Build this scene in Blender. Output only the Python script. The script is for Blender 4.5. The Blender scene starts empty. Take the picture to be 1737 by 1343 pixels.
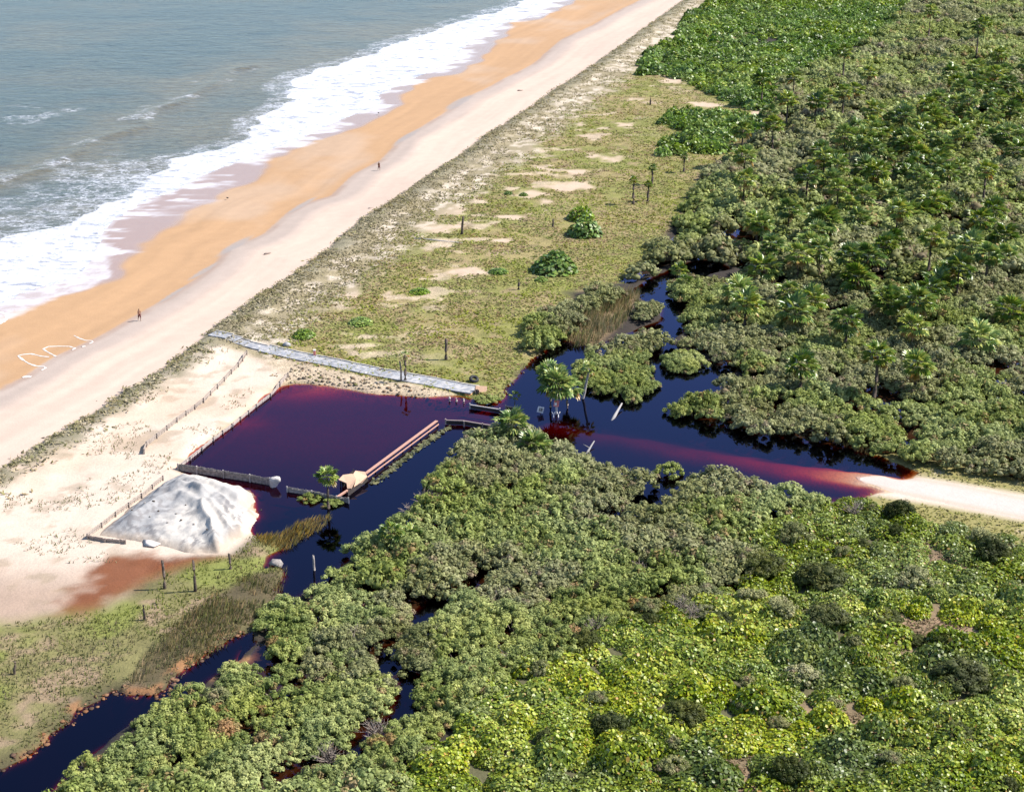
import bpy, math, random
import numpy as np
from mathutils import Vector, Matrix

S = bpy.context.scene
C = S.collection
random.seed(7)
RNG = np.random.default_rng(11)

# ------------------------------------------------------------------ camera, world, sun, exposure
CAM_H = 73.6
PITCH = math.asin(1091 / 3048)
CP, SP = math.cos(PITCH), math.sin(PITCH)
cam_d = bpy.data.cameras.new("camera")
cam = bpy.data.objects.new("camera", cam_d)
C.objects.link(cam)
cam.location = (0, 0, CAM_H)
cam.rotation_euler = (math.pi / 2 - PITCH, 0, 0)
cam_d.sensor_width = 36
cam_d.sensor_fit = 'HORIZONTAL'
cam_d.lens = 36 * (3048 * CP) / 1737
cam_d.clip_start = 1
cam_d.clip_end = 30000
S.camera = cam

SUN_EL, SUN_AZ = math.radians(47), math.radians(82)      # azimuth clockwise from +Y
sun_dir = Vector((math.sin(SUN_AZ) * math.cos(SUN_EL), math.cos(SUN_AZ) * math.cos(SUN_EL), math.sin(SUN_EL)))
W = bpy.data.worlds.new("World")
S.world = W
W.use_nodes = True
wn = W.node_tree.nodes
bg = wn["Background"]
sky = wn.new("ShaderNodeTexSky")
sky.sky_type = 'NISHITA'
sky.sun_disc = False
sky.sun_elevation = SUN_EL
sky.sun_rotation = SUN_AZ
sky.altitude = 50
sky.air_density = 1.0
sky.dust_density = 0.6
sky.ozone_density = 3.0
W.node_tree.links.new(sky.outputs[0], bg.inputs[0])
bg.inputs[1].default_value = 0.115
sd_ = bpy.data.lights.new("sun", 'SUN')
sd_.energy = 5.0
sd_.angle = math.radians(0.53)
sd_.color = (1.0, 0.95, 0.87)
sun = bpy.data.objects.new("sun", sd_)
C.objects.link(sun)
sun.rotation_euler = sun_dir.to_track_quat('Z', 'Y').to_euler()
sun.location = (100, 150, 200)
S.view_settings.view_transform = 'Standard'
S.view_settings.look = 'None'
S.view_settings.gamma = 1
S.view_settings.exposure = 1.06
S.render.engine = 'CYCLES'
S.cycles.max_bounces = 6
S.cycles.transparent_max_bounces = 6
S.cycles.use_denoising = True

# ------------------------------------------------------------------ helpers
def G(px, py, z=0.0):
    """ground point (metres) surveyed at a spot of the photograph"""
    k = (CAM_H - z) / CP
    v = py + 419.5
    return (k * (px - 868.5) / v, k * (3048 / v - SP))

def GA(pts, z=0.0):
    return np.array([G(p[0], p[1], z) for p in pts])

def hash2(ix, iy, seed):
    h = (ix.astype(np.int64) * 374761393 + iy.astype(np.int64) * 668265263 + seed * 974634777) & 0xffffffff
    h = ((h ^ (h >> 13)) * 1274126177) & 0xffffffff
    h = (h ^ (h >> 16)) & 0xffff
    return h / 65535.0

def vnoise(x, y, seed=0):
    xi, yi = np.floor(x), np.floor(y)
    fx, fy = x - xi, y - yi
    fx, fy = fx * fx * (3 - 2 * fx), fy * fy * (3 - 2 * fy)
    a, b = hash2(xi, yi, seed), hash2(xi + 1, yi, seed)
    c, d = hash2(xi, yi + 1, seed), hash2(xi + 1, yi + 1, seed)
    return (a * (1 - fx) + b * fx) * (1 - fy) + (c * (1 - fx) + d * fx) * fy

def fbm(x, y, scale, seed=0, oct=4):
    x, y = np.asarray(x, float), np.asarray(y, float)
    s, a, t = 0, 1.0, 0
    for i in range(oct):
        s = s + a * vnoise(x / scale, y / scale, seed + i * 17)
        t += a
        a *= 0.5
        scale *= 0.5
    return s / t

def sdist(poly, x, y):
    """signed distance in metres, positive inside the polygon"""
    x, y = np.asarray(x, float), np.asarray(y, float)
    d2 = np.full(x.shape, 1e18)
    ins = np.zeros(x.shape, bool)
    n = len(poly)
    for i in range(n):
        ax, ay = poly[i]
        bx, by = poly[(i + 1) % n]
        ex, ey = bx - ax, by - ay
        L = ex * ex + ey * ey + 1e-12
        t = np.clip(((x - ax) * ex + (y - ay) * ey) / L, 0, 1)
        d2 = np.minimum(d2, (x - ax - t * ex) ** 2 + (y - ay - t * ey) ** 2)
        c = (ay > y) != (by > y)
        xi = ax + (y - ay) / (by - ay if by != ay else 1e-9) * ex
        ins ^= c & (x < xi)
    return np.where(ins, 1, -1) * np.sqrt(d2)

def pdist(line, x, y):
    """distance to an open line and position along it (0..n-1)"""
    x, y = np.asarray(x, float), np.asarray(y, float)
    d2 = np.full(x.shape, 1e18)
    pos = np.zeros(x.shape)
    for i in range(len(line) - 1):
        ax, ay = line[i]
        bx, by = line[i + 1]
        ex, ey = bx - ax, by - ay
        t = np.clip(((x - ax) * ex + (y - ay) * ey) / (ex * ex + ey * ey + 1e-12), 0, 1)
        q = (x - ax - t * ex) ** 2 + (y - ay - t * ey) ** 2
        m = q < d2
        d2 = np.where(m, q, d2)
        pos = np.where(m, i + t, pos)
    return np.sqrt(d2), pos

def sst(a, b, x):
    t = np.clip((np.asarray(x, float) - a) / (b - a), 0, 1)
    return t * t * (3 - 2 * t)

def mix(a, b, t):
    return a + (b - a) * t

def mixc(col, c, t):
    t = np.clip(t, 0, 1)[:, None]
    return col * (1 - t) + np.array(c)[None, :] * t

def tag(o, label=None, cat=None, group=None, kind=None):
    if label: o['label'] = label
    if cat: o['category'] = cat
    if group: o['group'] = group
    if kind: o['kind'] = kind
    return o

def mesh_np(name, V, F, mat=None, col=None, attrs=None, smooth=False):
    """mesh from numpy verts and tris (or quads)"""
    V = np.asarray(V, np.float32)
    F = np.asarray(F, np.int32)
    k = F.shape[1]
    me = bpy.data.meshes.new(name)
    me.vertices.add(len(V))
    me.vertices.foreach_set("co", V.ravel())
    me.loops.add(F.size)
    me.loops.foreach_set("vertex_index", F.ravel())
    me.polygons.add(len(F))
    me.polygons.foreach_set("loop_start", np.arange(0, F.size, k, dtype=np.int32))
    me.polygons.foreach_set("loop_total", np.full(len(F), k, np.int32))
    if smooth:
        me.polygons.foreach_set("use_smooth", np.ones(len(F), bool))
    me.update(calc_edges=True)
    if col is not None:
        a = me.attributes.new("Col", 'FLOAT_COLOR', 'POINT')
        c4 = np.ones((len(V), 4), np.float32)
        c4[:, :3] = col
        a.data.foreach_set("color", c4.ravel())
    for n, arr in (attrs or {}).items():
        a = me.attributes.new(n, 'FLOAT', 'POINT')
        a.data.foreach_set("value", np.asarray(arr, np.float32))
    if mat: me.materials.append(mat)
    return me

def link(name, me, parent=None, loc=(0, 0, 0)):
    o = bpy.data.objects.new(name, me)
    C.objects.link(o)
    o.location = loc
    if parent: o.parent = parent
    return o

def empty(name, loc, rz=0):
    o = bpy.data.objects.new(name, None)
    C.objects.link(o)
    o.location = loc
    o.rotation_euler = (0, 0, rz)
    o.empty_display_size = 0.3
    return o

def copy_tree(o, parent=None):
    c = o.copy()
    C.objects.link(c)
    if parent: c.parent = parent
    for ch in o.children:
        copy_tree(ch, c)
    return c

class MB:
    """collects simple solids into one mesh"""
    def __init__(s): s.v, s.f = [], []
    def add(s, v, f):
        n = len(s.v)
        s.v += [tuple(p) for p in v]
        s.f += [tuple(i + n for i in q) for q in f]
    def box(s, c, size, rot=None):
        hx, hy, hz = size[0] / 2, size[1] / 2, size[2] / 2
        p = [Vector((x, y, z)) for x in (-hx, hx) for y in (-hy, hy) for z in (-hz, hz)]
        if rot is not None: p = [rot @ q for q in p]
        c = Vector(c)
        s.add([q + c for q in p], [(0, 1, 3, 2), (4, 6, 7, 5), (0, 4, 5, 1), (2, 3, 7, 6), (0, 2, 6, 4), (1, 5, 7, 3)])
    def beam(s, a, b, w, h):
        a, b = Vector(a), Vector(b)
        d = b - a
        q = d.to_track_quat('X', 'Z').to_matrix()
        s.box((a + b) / 2, (d.length, w, h), q)
    def tube(s, pts, rad, n=7, cap=True):
        pts = [Vector(p) for p in pts]
        if not hasattr(rad, '__len__'): rad = [rad] * len(pts)
        base = len(s.v)
        for i, p in enumerate(pts):
            d = (pts[min(i + 1, len(pts) - 1)] - pts[max(i - 1, 0)]).normalized()
            q = d.to_track_quat('Z', 'X').to_matrix()
            for k in range(n):
                a = 2 * math.pi * k / n
                s.v.append(tuple(p + q @ Vector((math.cos(a) * rad[i], math.sin(a) * rad[i], 0))))
        for i in range(len(pts) - 1):
            for k in range(n):
                a, b = base + i * n + k, base + i * n + (k + 1) % n
                s.f.append((a, b, b + n, a + n))
        if cap:
            s.f.append(tuple(base + k for k in reversed(range(n))))
            s.f.append(tuple(base + (len(pts) - 1) * n + k for k in range(n)))
    def mesh(s, name, mat=None, smooth=False, bevel=0):
        me = bpy.data.meshes.new(name)
        me.from_pydata(s.v, [], s.f)
        if smooth:
            for p in me.polygons: p.use_smooth = True
        if mat: me.materials.append(mat)
        return me
    def build(s, name, mat, parent=None, smooth=False, loc=(0, 0, 0)):
        return link(name, s.mesh(name, mat, smooth), parent, loc)

# ------------------------------------------------------------------ materials
def new_mat(name):
    m = bpy.data.materials.new(name)
    m.use_nodes = True
    nt = m.node_tree
    nt.nodes.clear()
    return m, nt, nt.nodes, nt.links

def nd(nt, t, **kw):
    n = nt.nodes.new(t)
    for k, v in kw.items():
        if k.startswith('i_'):
            n.inputs[k[2:].replace('_', ' ')].default_value = v
        else:
            setattr(n, k, v)
    return n

def noise(nt, scale, detail=4, rough=0.55, vec=None, dist=0.0):
    n = nd(nt, 'ShaderNodeTexNoise')
    n.inputs['Scale'].default_value = scale
    n.inputs['Detail'].default_value = detail
    n.inputs['Roughness'].default_value = rough
    n.inputs['Distortion'].default_value = dist
    if vec is not None: nt.links.new(vec, n.inputs['Vector'])
    return n.outputs[0]

def maprange(nt, src, a, b, c, d):
    n = nd(nt, 'ShaderNodeMapRange')
    n.interpolation_type = 'SMOOTHSTEP'
    for i, v in enumerate((a, b, c, d)): n.inputs[1 + i].default_value = v
    nt.links.new(src, n.inputs[0])
    return n.outputs[0]

def mth(nt, op, a, b=None):
    n = nd(nt, 'ShaderNodeMath', operation=op)
    for i, v in enumerate((a, b)):
        if v is None: continue
        if hasattr(v, 'is_linked') or hasattr(v, 'links'): nt.links.new(v, n.inputs[i])
        else: n.inputs[i].default_value = v
    return n.outputs[0]

def mixrgb(nt, mode, fac, a, b):
    n = nd(nt, 'ShaderNodeMix', data_type='RGBA', blend_type=mode)
    for sock, v in ((n.inputs[0], fac), (n.inputs[6], a), (n.inputs[7], b)):
        if hasattr(v, 'links'): nt.links.new(v, sock)
        else: sock.default_value = v if not isinstance(v, tuple) else (*v, 1)[:4]
    return n.outputs[2]

def grey(nt, val):
    n = nd(nt, 'ShaderNodeCombineColor')
    for i in range(3): nt.links.new(val, n.inputs[i])
    return n.outputs[0]

def geo_pos(nt):
    return nd(nt, 'ShaderNodeNewGeometry').outputs['Position']

def bump(nt, h, strength, dist):
    b = nd(nt, 'ShaderNodeBump')
    b.inputs['Strength'].default_value = strength
    b.inputs['Distance'].default_value = dist
    nt.links.new(h, b.inputs['Height'])
    return b.outputs[0]

def ground_mat(name, grain=0.25, foam=False):
    """vertex albedo of the soil, broken up by fine noise; wet soil is smoother"""
    m, nt, N, L = new_mat(name)
    out = nd(nt, 'ShaderNodeOutputMaterial')
    p = nd(nt, 'ShaderNodeBsdfPrincipled')
    col = nd(nt, 'ShaderNodeAttribute', attribute_name='Col')
    g = nd(nt, 'ShaderNodeAttribute', attribute_name='grain')
    wet = nd(nt, 'ShaderNodeAttribute', attribute_name='wet')
    pos = geo_pos(nt)
    n1 = noise(nt, 0.45, 6, 0.65, pos)
    n2 = noise(nt, 3.2, 4, 0.6, pos)
    s = mth(nt, 'ADD', mth(nt, 'MULTIPLY', mth(nt, 'SUBTRACT', n1, 0.5), 1.6), mth(nt, 'MULTIPLY', mth(nt, 'SUBTRACT', n2, 0.5), 1.4))
    f = mth(nt, 'ADD', mth(nt, 'MULTIPLY', s, g.outputs['Fac']), 1.0)
    c = mixrgb(nt, 'MULTIPLY', 1.0, col.outputs['Color'], grey(nt, f))
    L.new(c, p.inputs['Base Color'])
    r = maprange(nt, wet.outputs['Fac'], 0, 1, 0.95, 0.22)
    L.new(r, p.inputs['Roughness'])
    p.inputs['Specular IOR Level'].default_value = 0.25
    L.new(bump(nt, mth(nt, 'MULTIPLY', s, g.outputs['Fac']), 0.5, 0.35), p.inputs['Normal'])
    if foam:
        fo = nd(nt, 'ShaderNodeAttribute', attribute_name='foam')
        fb = nd(nt, 'ShaderNodeBsdfDiffuse')
        fb.inputs[0].default_value = (0.46, 0.46, 0.49, 1)
        ms = nd(nt, 'ShaderNodeMixShader')
        nz = noise(nt, 0.35, 5, 0.6, pos)
        fac = mth(nt, 'MULTIPLY', fo.outputs['Fac'], maprange(nt, nz, 0.35, 0.6, 0.45, 1.0))
        L.new(fac, ms.inputs[0]); L.new(p.outputs[0], ms.inputs[1]); L.new(fb.outputs[0], ms.inputs[2])
        L.new(ms.outputs[0], out.inputs[0])
    else:
        L.new(p.outputs[0], out.inputs[0])
    return m

def leaf_mat(name, trans=0.25, rough=0.55, spec=0.25, var=0.25, hue=0.03):
    m, nt, N, L = new_mat(name)
    out = nd(nt, 'ShaderNodeOutputMaterial')
    p = nd(nt, 'ShaderNodeBsdfPrincipled')
    col = nd(nt, 'ShaderNodeAttribute', attribute_name='Col')
    oi = nd(nt, 'ShaderNodeObjectInfo')
    pos = geo_pos(nt)
    n1 = noise(nt, 0.09, 3, 0.6, pos)
    hs = nd(nt, 'ShaderNodeHueSaturation')
    L.new(maprange(nt, oi.outputs['Random'], 0, 1, 0.5 - hue, 0.5 + hue), hs.inputs['Hue'])
    v = mth(nt, 'MULTIPLY', maprange(nt, n1, 0.3, 0.7, 1 - var * 0.7, 1 + var * 0.7), maprange(nt, oi.outputs['Random'], 0, 1, 1 + var, 1 - var))
    L.new(v, hs.inputs['Value'])
    L.new(maprange(nt, n1, 0.3, 0.7, 1.12, 0.88), hs.inputs['Saturation'])
    L.new(col.outputs['Color'], hs.inputs['Color'])
    L.new(hs.outputs[0], p.inputs['Base Color'])
    p.inputs['Roughness'].default_value = rough
    p.inputs['Specular IOR Level'].default_value = spec
    tr = nd(nt, 'ShaderNodeBsdfTranslucent')
    L.new(hs.outputs[0], tr.inputs[0])
    ms = nd(nt, 'ShaderNodeMixShader')
    ms.inputs[0].default_value = trans
    L.new(p.outputs[0], ms.inputs[1]); L.new(tr.outputs[0], ms.inputs[2])
    L.new(ms.outputs[0], out.inputs[0])
    return m

def solid_mat(name, c, rough=0.8, var=0.35, scale=3.0, spec=0.25, c2=None, stretch=None):
    m, nt, N, L = new_mat(name)
    out = nd(nt, 'ShaderNodeOutputMaterial')
    p = nd(nt, 'ShaderNodeBsdfPrincipled')
    tc = nd(nt, 'ShaderNodeTexCoord').outputs['Object']
    if stretch:
        mp = nd(nt, 'ShaderNodeMapping'); mp.inputs['Scale'].default_value = stretch
        L.new(tc, mp.inputs[0]); tc = mp.outputs[0]
    n = noise(nt, scale, 6, 0.65, tc)
    oi = nd(nt, 'ShaderNodeObjectInfo')
    v = mth(nt, 'MULTIPLY', maprange(nt, n, 0.25, 0.75, 1 - var, 1 + var), maprange(nt, oi.outputs['Random'], 0, 1, 1 - var * 0.4, 1 + var * 0.4))
    base = mixrgb(nt, 'MIX', maprange(nt, n, 0.4, 0.65, 0, 1), c, c2 or c)
    L.new(mixrgb(nt, 'MULTIPLY', 1.0, base, grey(nt, v)), p.inputs['Base Color'])
    p.inputs['Roughness'].default_value = rough
    p.inputs['Specular IOR Level'].default_value = spec
    L.new(bump(nt, n, 0.5, 0.05), p.inputs['Normal'])
    L.new(p.outputs[0], out.inputs[0])
    return m

def water_mat():
    """tea-brown lagoon: the bed is seen through water that takes out blue and green with depth, under a mirror of the sky"""
    m, nt, N, L = new_mat("tannin_water")
    out = nd(nt, 'ShaderNodeOutputMaterial')
    d = nd(nt, 'ShaderNodeAttribute', attribute_name='depth').outputs['Fac']
    cc = nd(nt, 'ShaderNodeCombineColor')
    for i, k in enumerate((1.5, 4.6, 7.5)):
        L.new(mth(nt, 'EXPONENT', mth(nt, 'MULTIPLY', d, -k)), cc.inputs[i])
    tr = nd(nt, 'ShaderNodeBsdfTransparent')
    L.new(cc.outputs[0], tr.inputs[0])
    gl = nd(nt, 'ShaderNodeBsdfGlossy')
    gl.inputs['Color'].default_value = (0.50, 0.54, 0.98, 1)
    gl.inputs['Roughness'].default_value = 0.03
    pos = geo_pos(nt)
    nb = bump(nt, noise(nt, 1.2, 3, 0.5, pos), 0.06, 0.04)
    L.new(nb, gl.inputs['Normal'])
    fr = nd(nt, 'ShaderNodeFresnel'); fr.inputs[0].default_value = 1.33
    ms = nd(nt, 'ShaderNodeMixShader')
    L.new(fr.outputs[0], ms.inputs[0]); L.new(tr.outputs[0], ms.inputs[1]); L.new(gl.outputs[0], ms.inputs[2])
    L.new(ms.outputs[0], out.inputs[0])
    return m

def sea_mat():
    m, nt, N, L = new_mat("sea_water")
    out = nd(nt, 'ShaderNodeOutputMaterial')
    p = nd(nt, 'ShaderNodeBsdfPrincipled')
    pos = geo_pos(nt)
    big = noise(nt, 0.028, 4, 0.6, pos)
    silt = nd(nt, 'ShaderNodeAttribute', attribute_name='silt').outputs['Fac']
    t = mth(nt, 'ADD', mth(nt, 'MULTIPLY', maprange(nt, big, 0.35, 0.7, 0, 1), 0.55), silt)
    t = maprange(nt, t, 0, 1, 0, 1)
    c = mixrgb(nt, 'MIX', t, (0.043, 0.057, 0.049, 1), (0.088, 0.077, 0.047, 1))
    mp = nd(nt, 'ShaderNodeMapping'); mp.inputs['Scale'].default_value = (0.6, 1.0, 1.0)
    L.new(pos, mp.inputs[0])
    rip = noise(nt, 0.9, 5, 0.65, mp.outputs[0], 0.3)
    c = mixrgb(nt, 'MULTIPLY', 1.0, c, grey(nt, maprange(nt, rip, 0.3, 0.7, 0.68, 1.32)))
    L.new(c, p.inputs['Base Color'])
    p.inputs['Roughness'].default_value = 0.25
    p.inputs['Specular IOR Level'].default_value = 0.24
    rip2 = noise(nt, 0.35, 6, 0.6, mp.outputs[0], 0.5)
    L.new(bump(nt, rip2, 0.6, 0.6), p.inputs['Normal'])
    # foam: dense bands and lacy nets
    fo = nd(nt, 'ShaderNodeAttribute', attribute_name='foam').outputs['Fac']
    wv = nd(nt, 'ShaderNodeMapping'); wv.inputs['Rotation'].default_value = (0, 0, 0.45); wv.inputs['Scale'].default_value = (0.55, 1.15, 1)
    L.new(pos, wv.inputs[0])
    a = noise(nt, 0.42, 7, 0.68, wv.outputs[0], 1.1)
    b = noise(nt, 1.5, 4, 0.6, pos, 0.6)
    def net(sc, wd, dist):
        q = noise(nt, sc, 5, 0.6, wv.outputs[0], dist)
        return maprange(nt, mth(nt, 'ABSOLUTE', mth(nt, 'SUBTRACT', q, 0.5)), 0.0, wd, 1.0, 0.0)
    lines = mth(nt, 'MAXIMUM', net(0.22, 0.035, 0.8), net(0.55, 0.06, 0.8))
    gate = maprange(nt, mth(nt, 'ADD', noise(nt, 0.16, 4, 0.6, pos), fo), 0.72, 1.0, 0.0, 1.0)
    lacef = mth(nt, 'MULTIPLY', mth(nt, 'MULTIPLY', lines, gate), maprange(nt, b, 0.35, 0.6, 0.25, 1.0))
    lacef = mth(nt, 'MULTIPLY', lacef, 0.85)
    solf = maprange(nt, mth(nt, 'ADD', mth(nt, 'ADD', mth(nt, 'MULTIPLY', a, 0.6), mth(nt, 'MULTIPLY', b, 0.3)), fo), 1.02, 1.22, 0.0, 1.0)
    fac = mth(nt, 'MAXIMUM', lacef, solf)
    fac = mth(nt, 'MULTIPLY', fac, maprange(nt, fo, 0.02, 0.2, 0.0, 1.0))
    fb = nd(nt, 'ShaderNodeBsdfDiffuse')
    fc = mixrgb(nt, 'MIX', maprange(nt, noise(nt, 0.38, 7, 0.7, wv.outputs[0], 1.2), 0.36, 0.54, 0, 1), (0.22, 0.23, 0.27, 1), (0.47, 0.48, 0.53, 1))
    L.new(fc, fb.inputs[0])
    L.new(bump(nt, noise(nt, 0.8, 6, 0.65, pos), 0.7, 0.5), fb.inputs['Normal'])
    ms = nd(nt, 'ShaderNodeMixShader')
    L.new(fac, ms.inputs[0]); L.new(p.outputs[0], ms.inputs[1]); L.new(fb.outputs[0], ms.inputs[2])
    L.new(ms.outputs[0], out.inputs[0])
    return m

M_GROUND = ground_mat("soil")
M_BEACH = ground_mat("beach_sand", foam=True)
M_WATER = water_mat()
M_SEA = sea_mat()
M_LEAF = leaf_mat("mangrove_leaf", 0.36, 0.6, 0.2, 0.2, 0.012)
M_BROAD = leaf_mat("broad_leaf", 0.30, 0.42, 0.35, 0.2, 0.012)
M_PALM = leaf_mat("palm_leaf", 0.28, 0.34, 0.5, 0.3, 0.015)
M_COVER = leaf_mat("cover_leaf", 0.3, 0.7, 0.15, 0.1, 0.01)
M_BARK = solid_mat("bark", (0.16, 0.125, 0.10), 0.9, 0.4, 5, c2=(0.24, 0.20, 0.165))
M_TWIG = solid_mat("grey_twigs", (0.20, 0.155, 0.125), 0.9, 0.3, 4, c2=(0.28, 0.235, 0.20))
M_DARKBARK = solid_mat("dark_bark", (0.06, 0.045, 0.036), 0.9, 0.4, 5, c2=(0.10, 0.075, 0.06))
M_WOOD = solid_mat("weathered_wood", (0.30, 0.235, 0.20), 0.85, 0.3, 4, c2=(0.22, 0.17, 0.15))
M_GREYWOOD = solid_mat("grey_wood", (0.20, 0.18, 0.165), 0.9, 0.3, 3, c2=(0.27, 0.235, 0.21))
M_SANDWOOD = solid_mat("sun_bleached_slat", (0.34, 0.285, 0.245), 0.9, 0.25, 3, c2=(0.27, 0.225, 0.195))
M_PALEWOOD = solid_mat("pale_wood", (0.36, 0.325, 0.30), 0.85, 0.25, 4, c2=(0.34, 0.30, 0.28))
M_GREYPALE = solid_mat("bleached_wood", (0.25, 0.235, 0.225), 0.85, 0.3, 4, c2=(0.19, 0.175, 0.17))
M_PINKWOOD = solid_mat("pink_timber", (0.40, 0.225, 0.17), 0.8, 0.25, 4, c2=(0.33, 0.18, 0.135))
M_ROOF = solid_mat("sandy_board", (0.47, 0.31, 0.215), 0.85, 0.2, 2, c2=(0.41, 0.255, 0.165))
M_DARK = solid_mat("dark_timber", (0.035, 0.028, 0.025), 0.9, 0.3, 3)
M_WHITE = solid_mat("white_sacking", (0.46, 0.42, 0.39), 0.8, 0.2, 4)
M_SLAB = solid_mat("path_slab", (0.215, 0.222, 0.245), 0.85, 0.2, 1.5, c2=(0.30, 0.285, 0.275))
M_KERB = solid_mat("path_kerb", (0.38, 0.345, 0.31), 0.85, 0.25, 2)
M_ORANGE = solid_mat("orange_clay", (0.52, 0.20, 0.055), 0.9, 0.3, 2, c2=(0.58, 0.30, 0.13))
M_BLACK = solid_mat("black_rubber", (0.02, 0.02, 0.022), 0.7, 0.2, 4)
M_PINK = solid_mat("pink_paint", (0.62, 0.20, 0.17), 0.6, 0.15, 5)
M_WPAINT = solid_mat("white_paint", (0.68, 0.64, 0.60), 0.6, 0.12, 5)
M_FOAM = solid_mat("dry_foam", (0.50, 0.455, 0.425), 0.9, 0.1, 3)
M_SKIN = solid_mat("tanned_skin", (0.22, 0.11, 0.07), 0.6, 0.08, 8)
M_HAIR = solid_mat("dark_hair", (0.02, 0.015, 0.012), 0.6, 0.1, 8)
M_TRUNKS = solid_mat("dark_red_cloth", (0.08, 0.015, 0.015), 0.9, 0.1, 8)
M_SHIRT = solid_mat("brown_cloth", (0.10, 0.045, 0.025), 0.9, 0.1, 8)

# ------------------------------------------------------------------ survey: lines and areas of the place
WL = [(-300, 650), (-120, 566), (0, 514), (43, 494), (95, 480), (140, 463), (165, 432), (173, 402), (190, 374), (225, 352), (259, 334), (288, 328), (330, 305), (360, 291), (400, 275), (440, 259), (500, 239), (530, 225), (585, 200), (648, 176), (643, 161), (668, 148), (691, 138), (735, 118), (771, 101), (778, 88), (800, 69), (843, 46), (862, 36), (889, 32), (925, 14), (940, 0), (1000, -35), (1060, -62), (1280, -170), (1420, -240)]
ML = [(-300, 800), (-120, 720), (0, 661), (40, 641), (95, 606), (158, 577), (245, 529), (288, 503), (331, 474), (368, 445), (383, 424), (426, 408), (446, 399), (486, 363), (515, 348), (561, 334), (601, 296), (645, 273), (676, 239), (711, 219), (768, 184), (783, 170), (832, 147), (902, 111), (954, 67), (1005, 44), (1057, 15), (1090, 0), (1205, -60), (1400, -170), (1500, -238)]
VL = [(-300, 960), (-120, 868), (0, 802), (45, 775), (85, 750), (115, 730), (144, 712), (163, 701), (191, 682), (239, 653), (276, 632), (317, 600), (345, 577), (389, 543), (435, 508), (500, 468), (560, 422), (613, 377), (676, 337), (717, 308), (780, 268), (826, 230), (855, 215), (902, 184), (935, 158), (974, 135), (1011, 109), (1047, 85), (1083, 57), (1125, 28), (1163, 0), (1290, -60), (1480, -165), (1580, -237)]
def seaward(line):
    g = [tuple(p) for p in GA(line)]
    return g + [(g[-1][0] + 3000, 9000), (-9000, 9000), (-9000, g[0][1] - 200)]
SEA = seaward(WL)
WETP = seaward(ML)
BCH = seaward(VL)
CREST = GA([(-60, 330), (0, 305), (60, 280), (150, 240), (260, 185), (300, 160), (365, 140), (430, 118)])
FOAM_OUT = seaward([(-300, 520), (0, 396), (50, 390), (101, 377), (161, 348), (219, 317), (259, 285), (273, 268), (360, 248), (403, 233), (426, 196), (472, 176), (472, 141), (498, 124), (584, 101), (613, 92), (645, 75), (702, 58), (789, 29), (860, 9), (900, -10), (1000, -55), (1250, -175), (1400, -245)])

LAGOON = GA([(300, 794), (361, 742), (393, 719), (434, 686), (455, 669), (476, 655), (499, 651), (549, 653), (628, 667), (680, 670), (759, 680), (795, 690), (850, 696), (852, 672), (870, 645), (903, 610), (930, 590), (940, 576), (975, 580), (1000, 588), (1050, 570), (1070, 562), (1115, 545), (1122, 522), (1085, 506), (1074, 490), (1100, 472), (1150, 452), (1180, 442), (1222, 444), (1238, 455), (1200, 468), (1160, 488), (1150, 505), (1172, 520), (1168, 548), (1140, 580), (1160, 600), (1200, 612), (1250, 622), (1245, 650), (1210, 670), (1170, 690), (1190, 712), (1300, 737), (1390, 752), (1490, 774), (1530, 790), (1560, 802), (1530, 835), (1480, 838), (1430, 850), (1350, 850), (1250, 830), (1150, 860), (1100, 860), (1000, 850), (900, 800), (830, 780), (790, 790), (730, 840), (690, 885), (640, 915), (590, 950), (540, 985), (500, 1015), (470, 1000), (484, 970), (470, 962), (440, 966), (446, 945), (480, 930), (470, 915), (440, 912), (424, 905), (425, 886), (440, 878), (430, 860), (435, 840), (425, 832), (380, 822), (320, 805)])
CREEK = GA([(427, 1073), (433, 1090), (410, 1117), (377, 1135), (357, 1150), (330, 1170), (285, 1195), (265, 1215), (230, 1225), (190, 1255), (149, 1285), (108, 1320), (70, 1355), (30, 1400), (-60, 1420), (-60, 1340), (0, 1304), (44, 1283), (79, 1260), (82, 1245), (123, 1222), (132, 1207), (164, 1190), (190, 1172), (214, 1181), (263, 1180), (285, 1165), (304, 1142), (351, 1107), (380, 1090), (404, 1077)])
REEDGAP = GA([(500, 1010), (470, 1010), (450, 1040), (425, 1060), (440, 1065), (470, 1045), (500, 1030)])
CH = [GA(p) for p in (
    [(763, 1008), (798, 996), (787, 978), (806, 960), (818, 965), (806, 1000), (780, 1025), (748, 1052), (711, 1075), (686, 1086), (688, 1054), (709, 1025), (735, 1010)],
    [(636, 1098), (672, 1090), (680, 1140), (640, 1150)],
    [(681, 1140), (715, 1140), (708, 1212), (684, 1220), (610, 1275), (530, 1320), (470, 1345), (455, 1330), (590, 1262), (668, 1205)],
    [(500, 1168), (590, 1130), (590, 1150), (512, 1182)],
    [(1080, 850), (1100, 820), (1150, 815), (1150, 850), (1060, 900), (960, 910), (960, 895), (1030, 880)],
    [(535, 985), (560, 975), (560, 995), (530, 1003)])]
PIT = GA([(300, 794), (476, 655), (549, 650), (690, 668), (795, 688), (900, 700), (900, 720), (760, 712), (738, 720), (640, 795), (560, 850), (440, 880), (410, 840)])
RB = [(760, 695), (900, 706), (1000, 729), (1150, 756), (1300, 784), (1400, 804), (1450, 813), (1500, 822), (1600, 838), (1737, 863), (1850, 884)]
ROADBED = GA(RB)
RB_Z = [-0.98, -0.96, -0.92, -0.80, -0.50, -0.17, -0.03, 0.08, 0.16, 0.22, 0.25]
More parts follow.
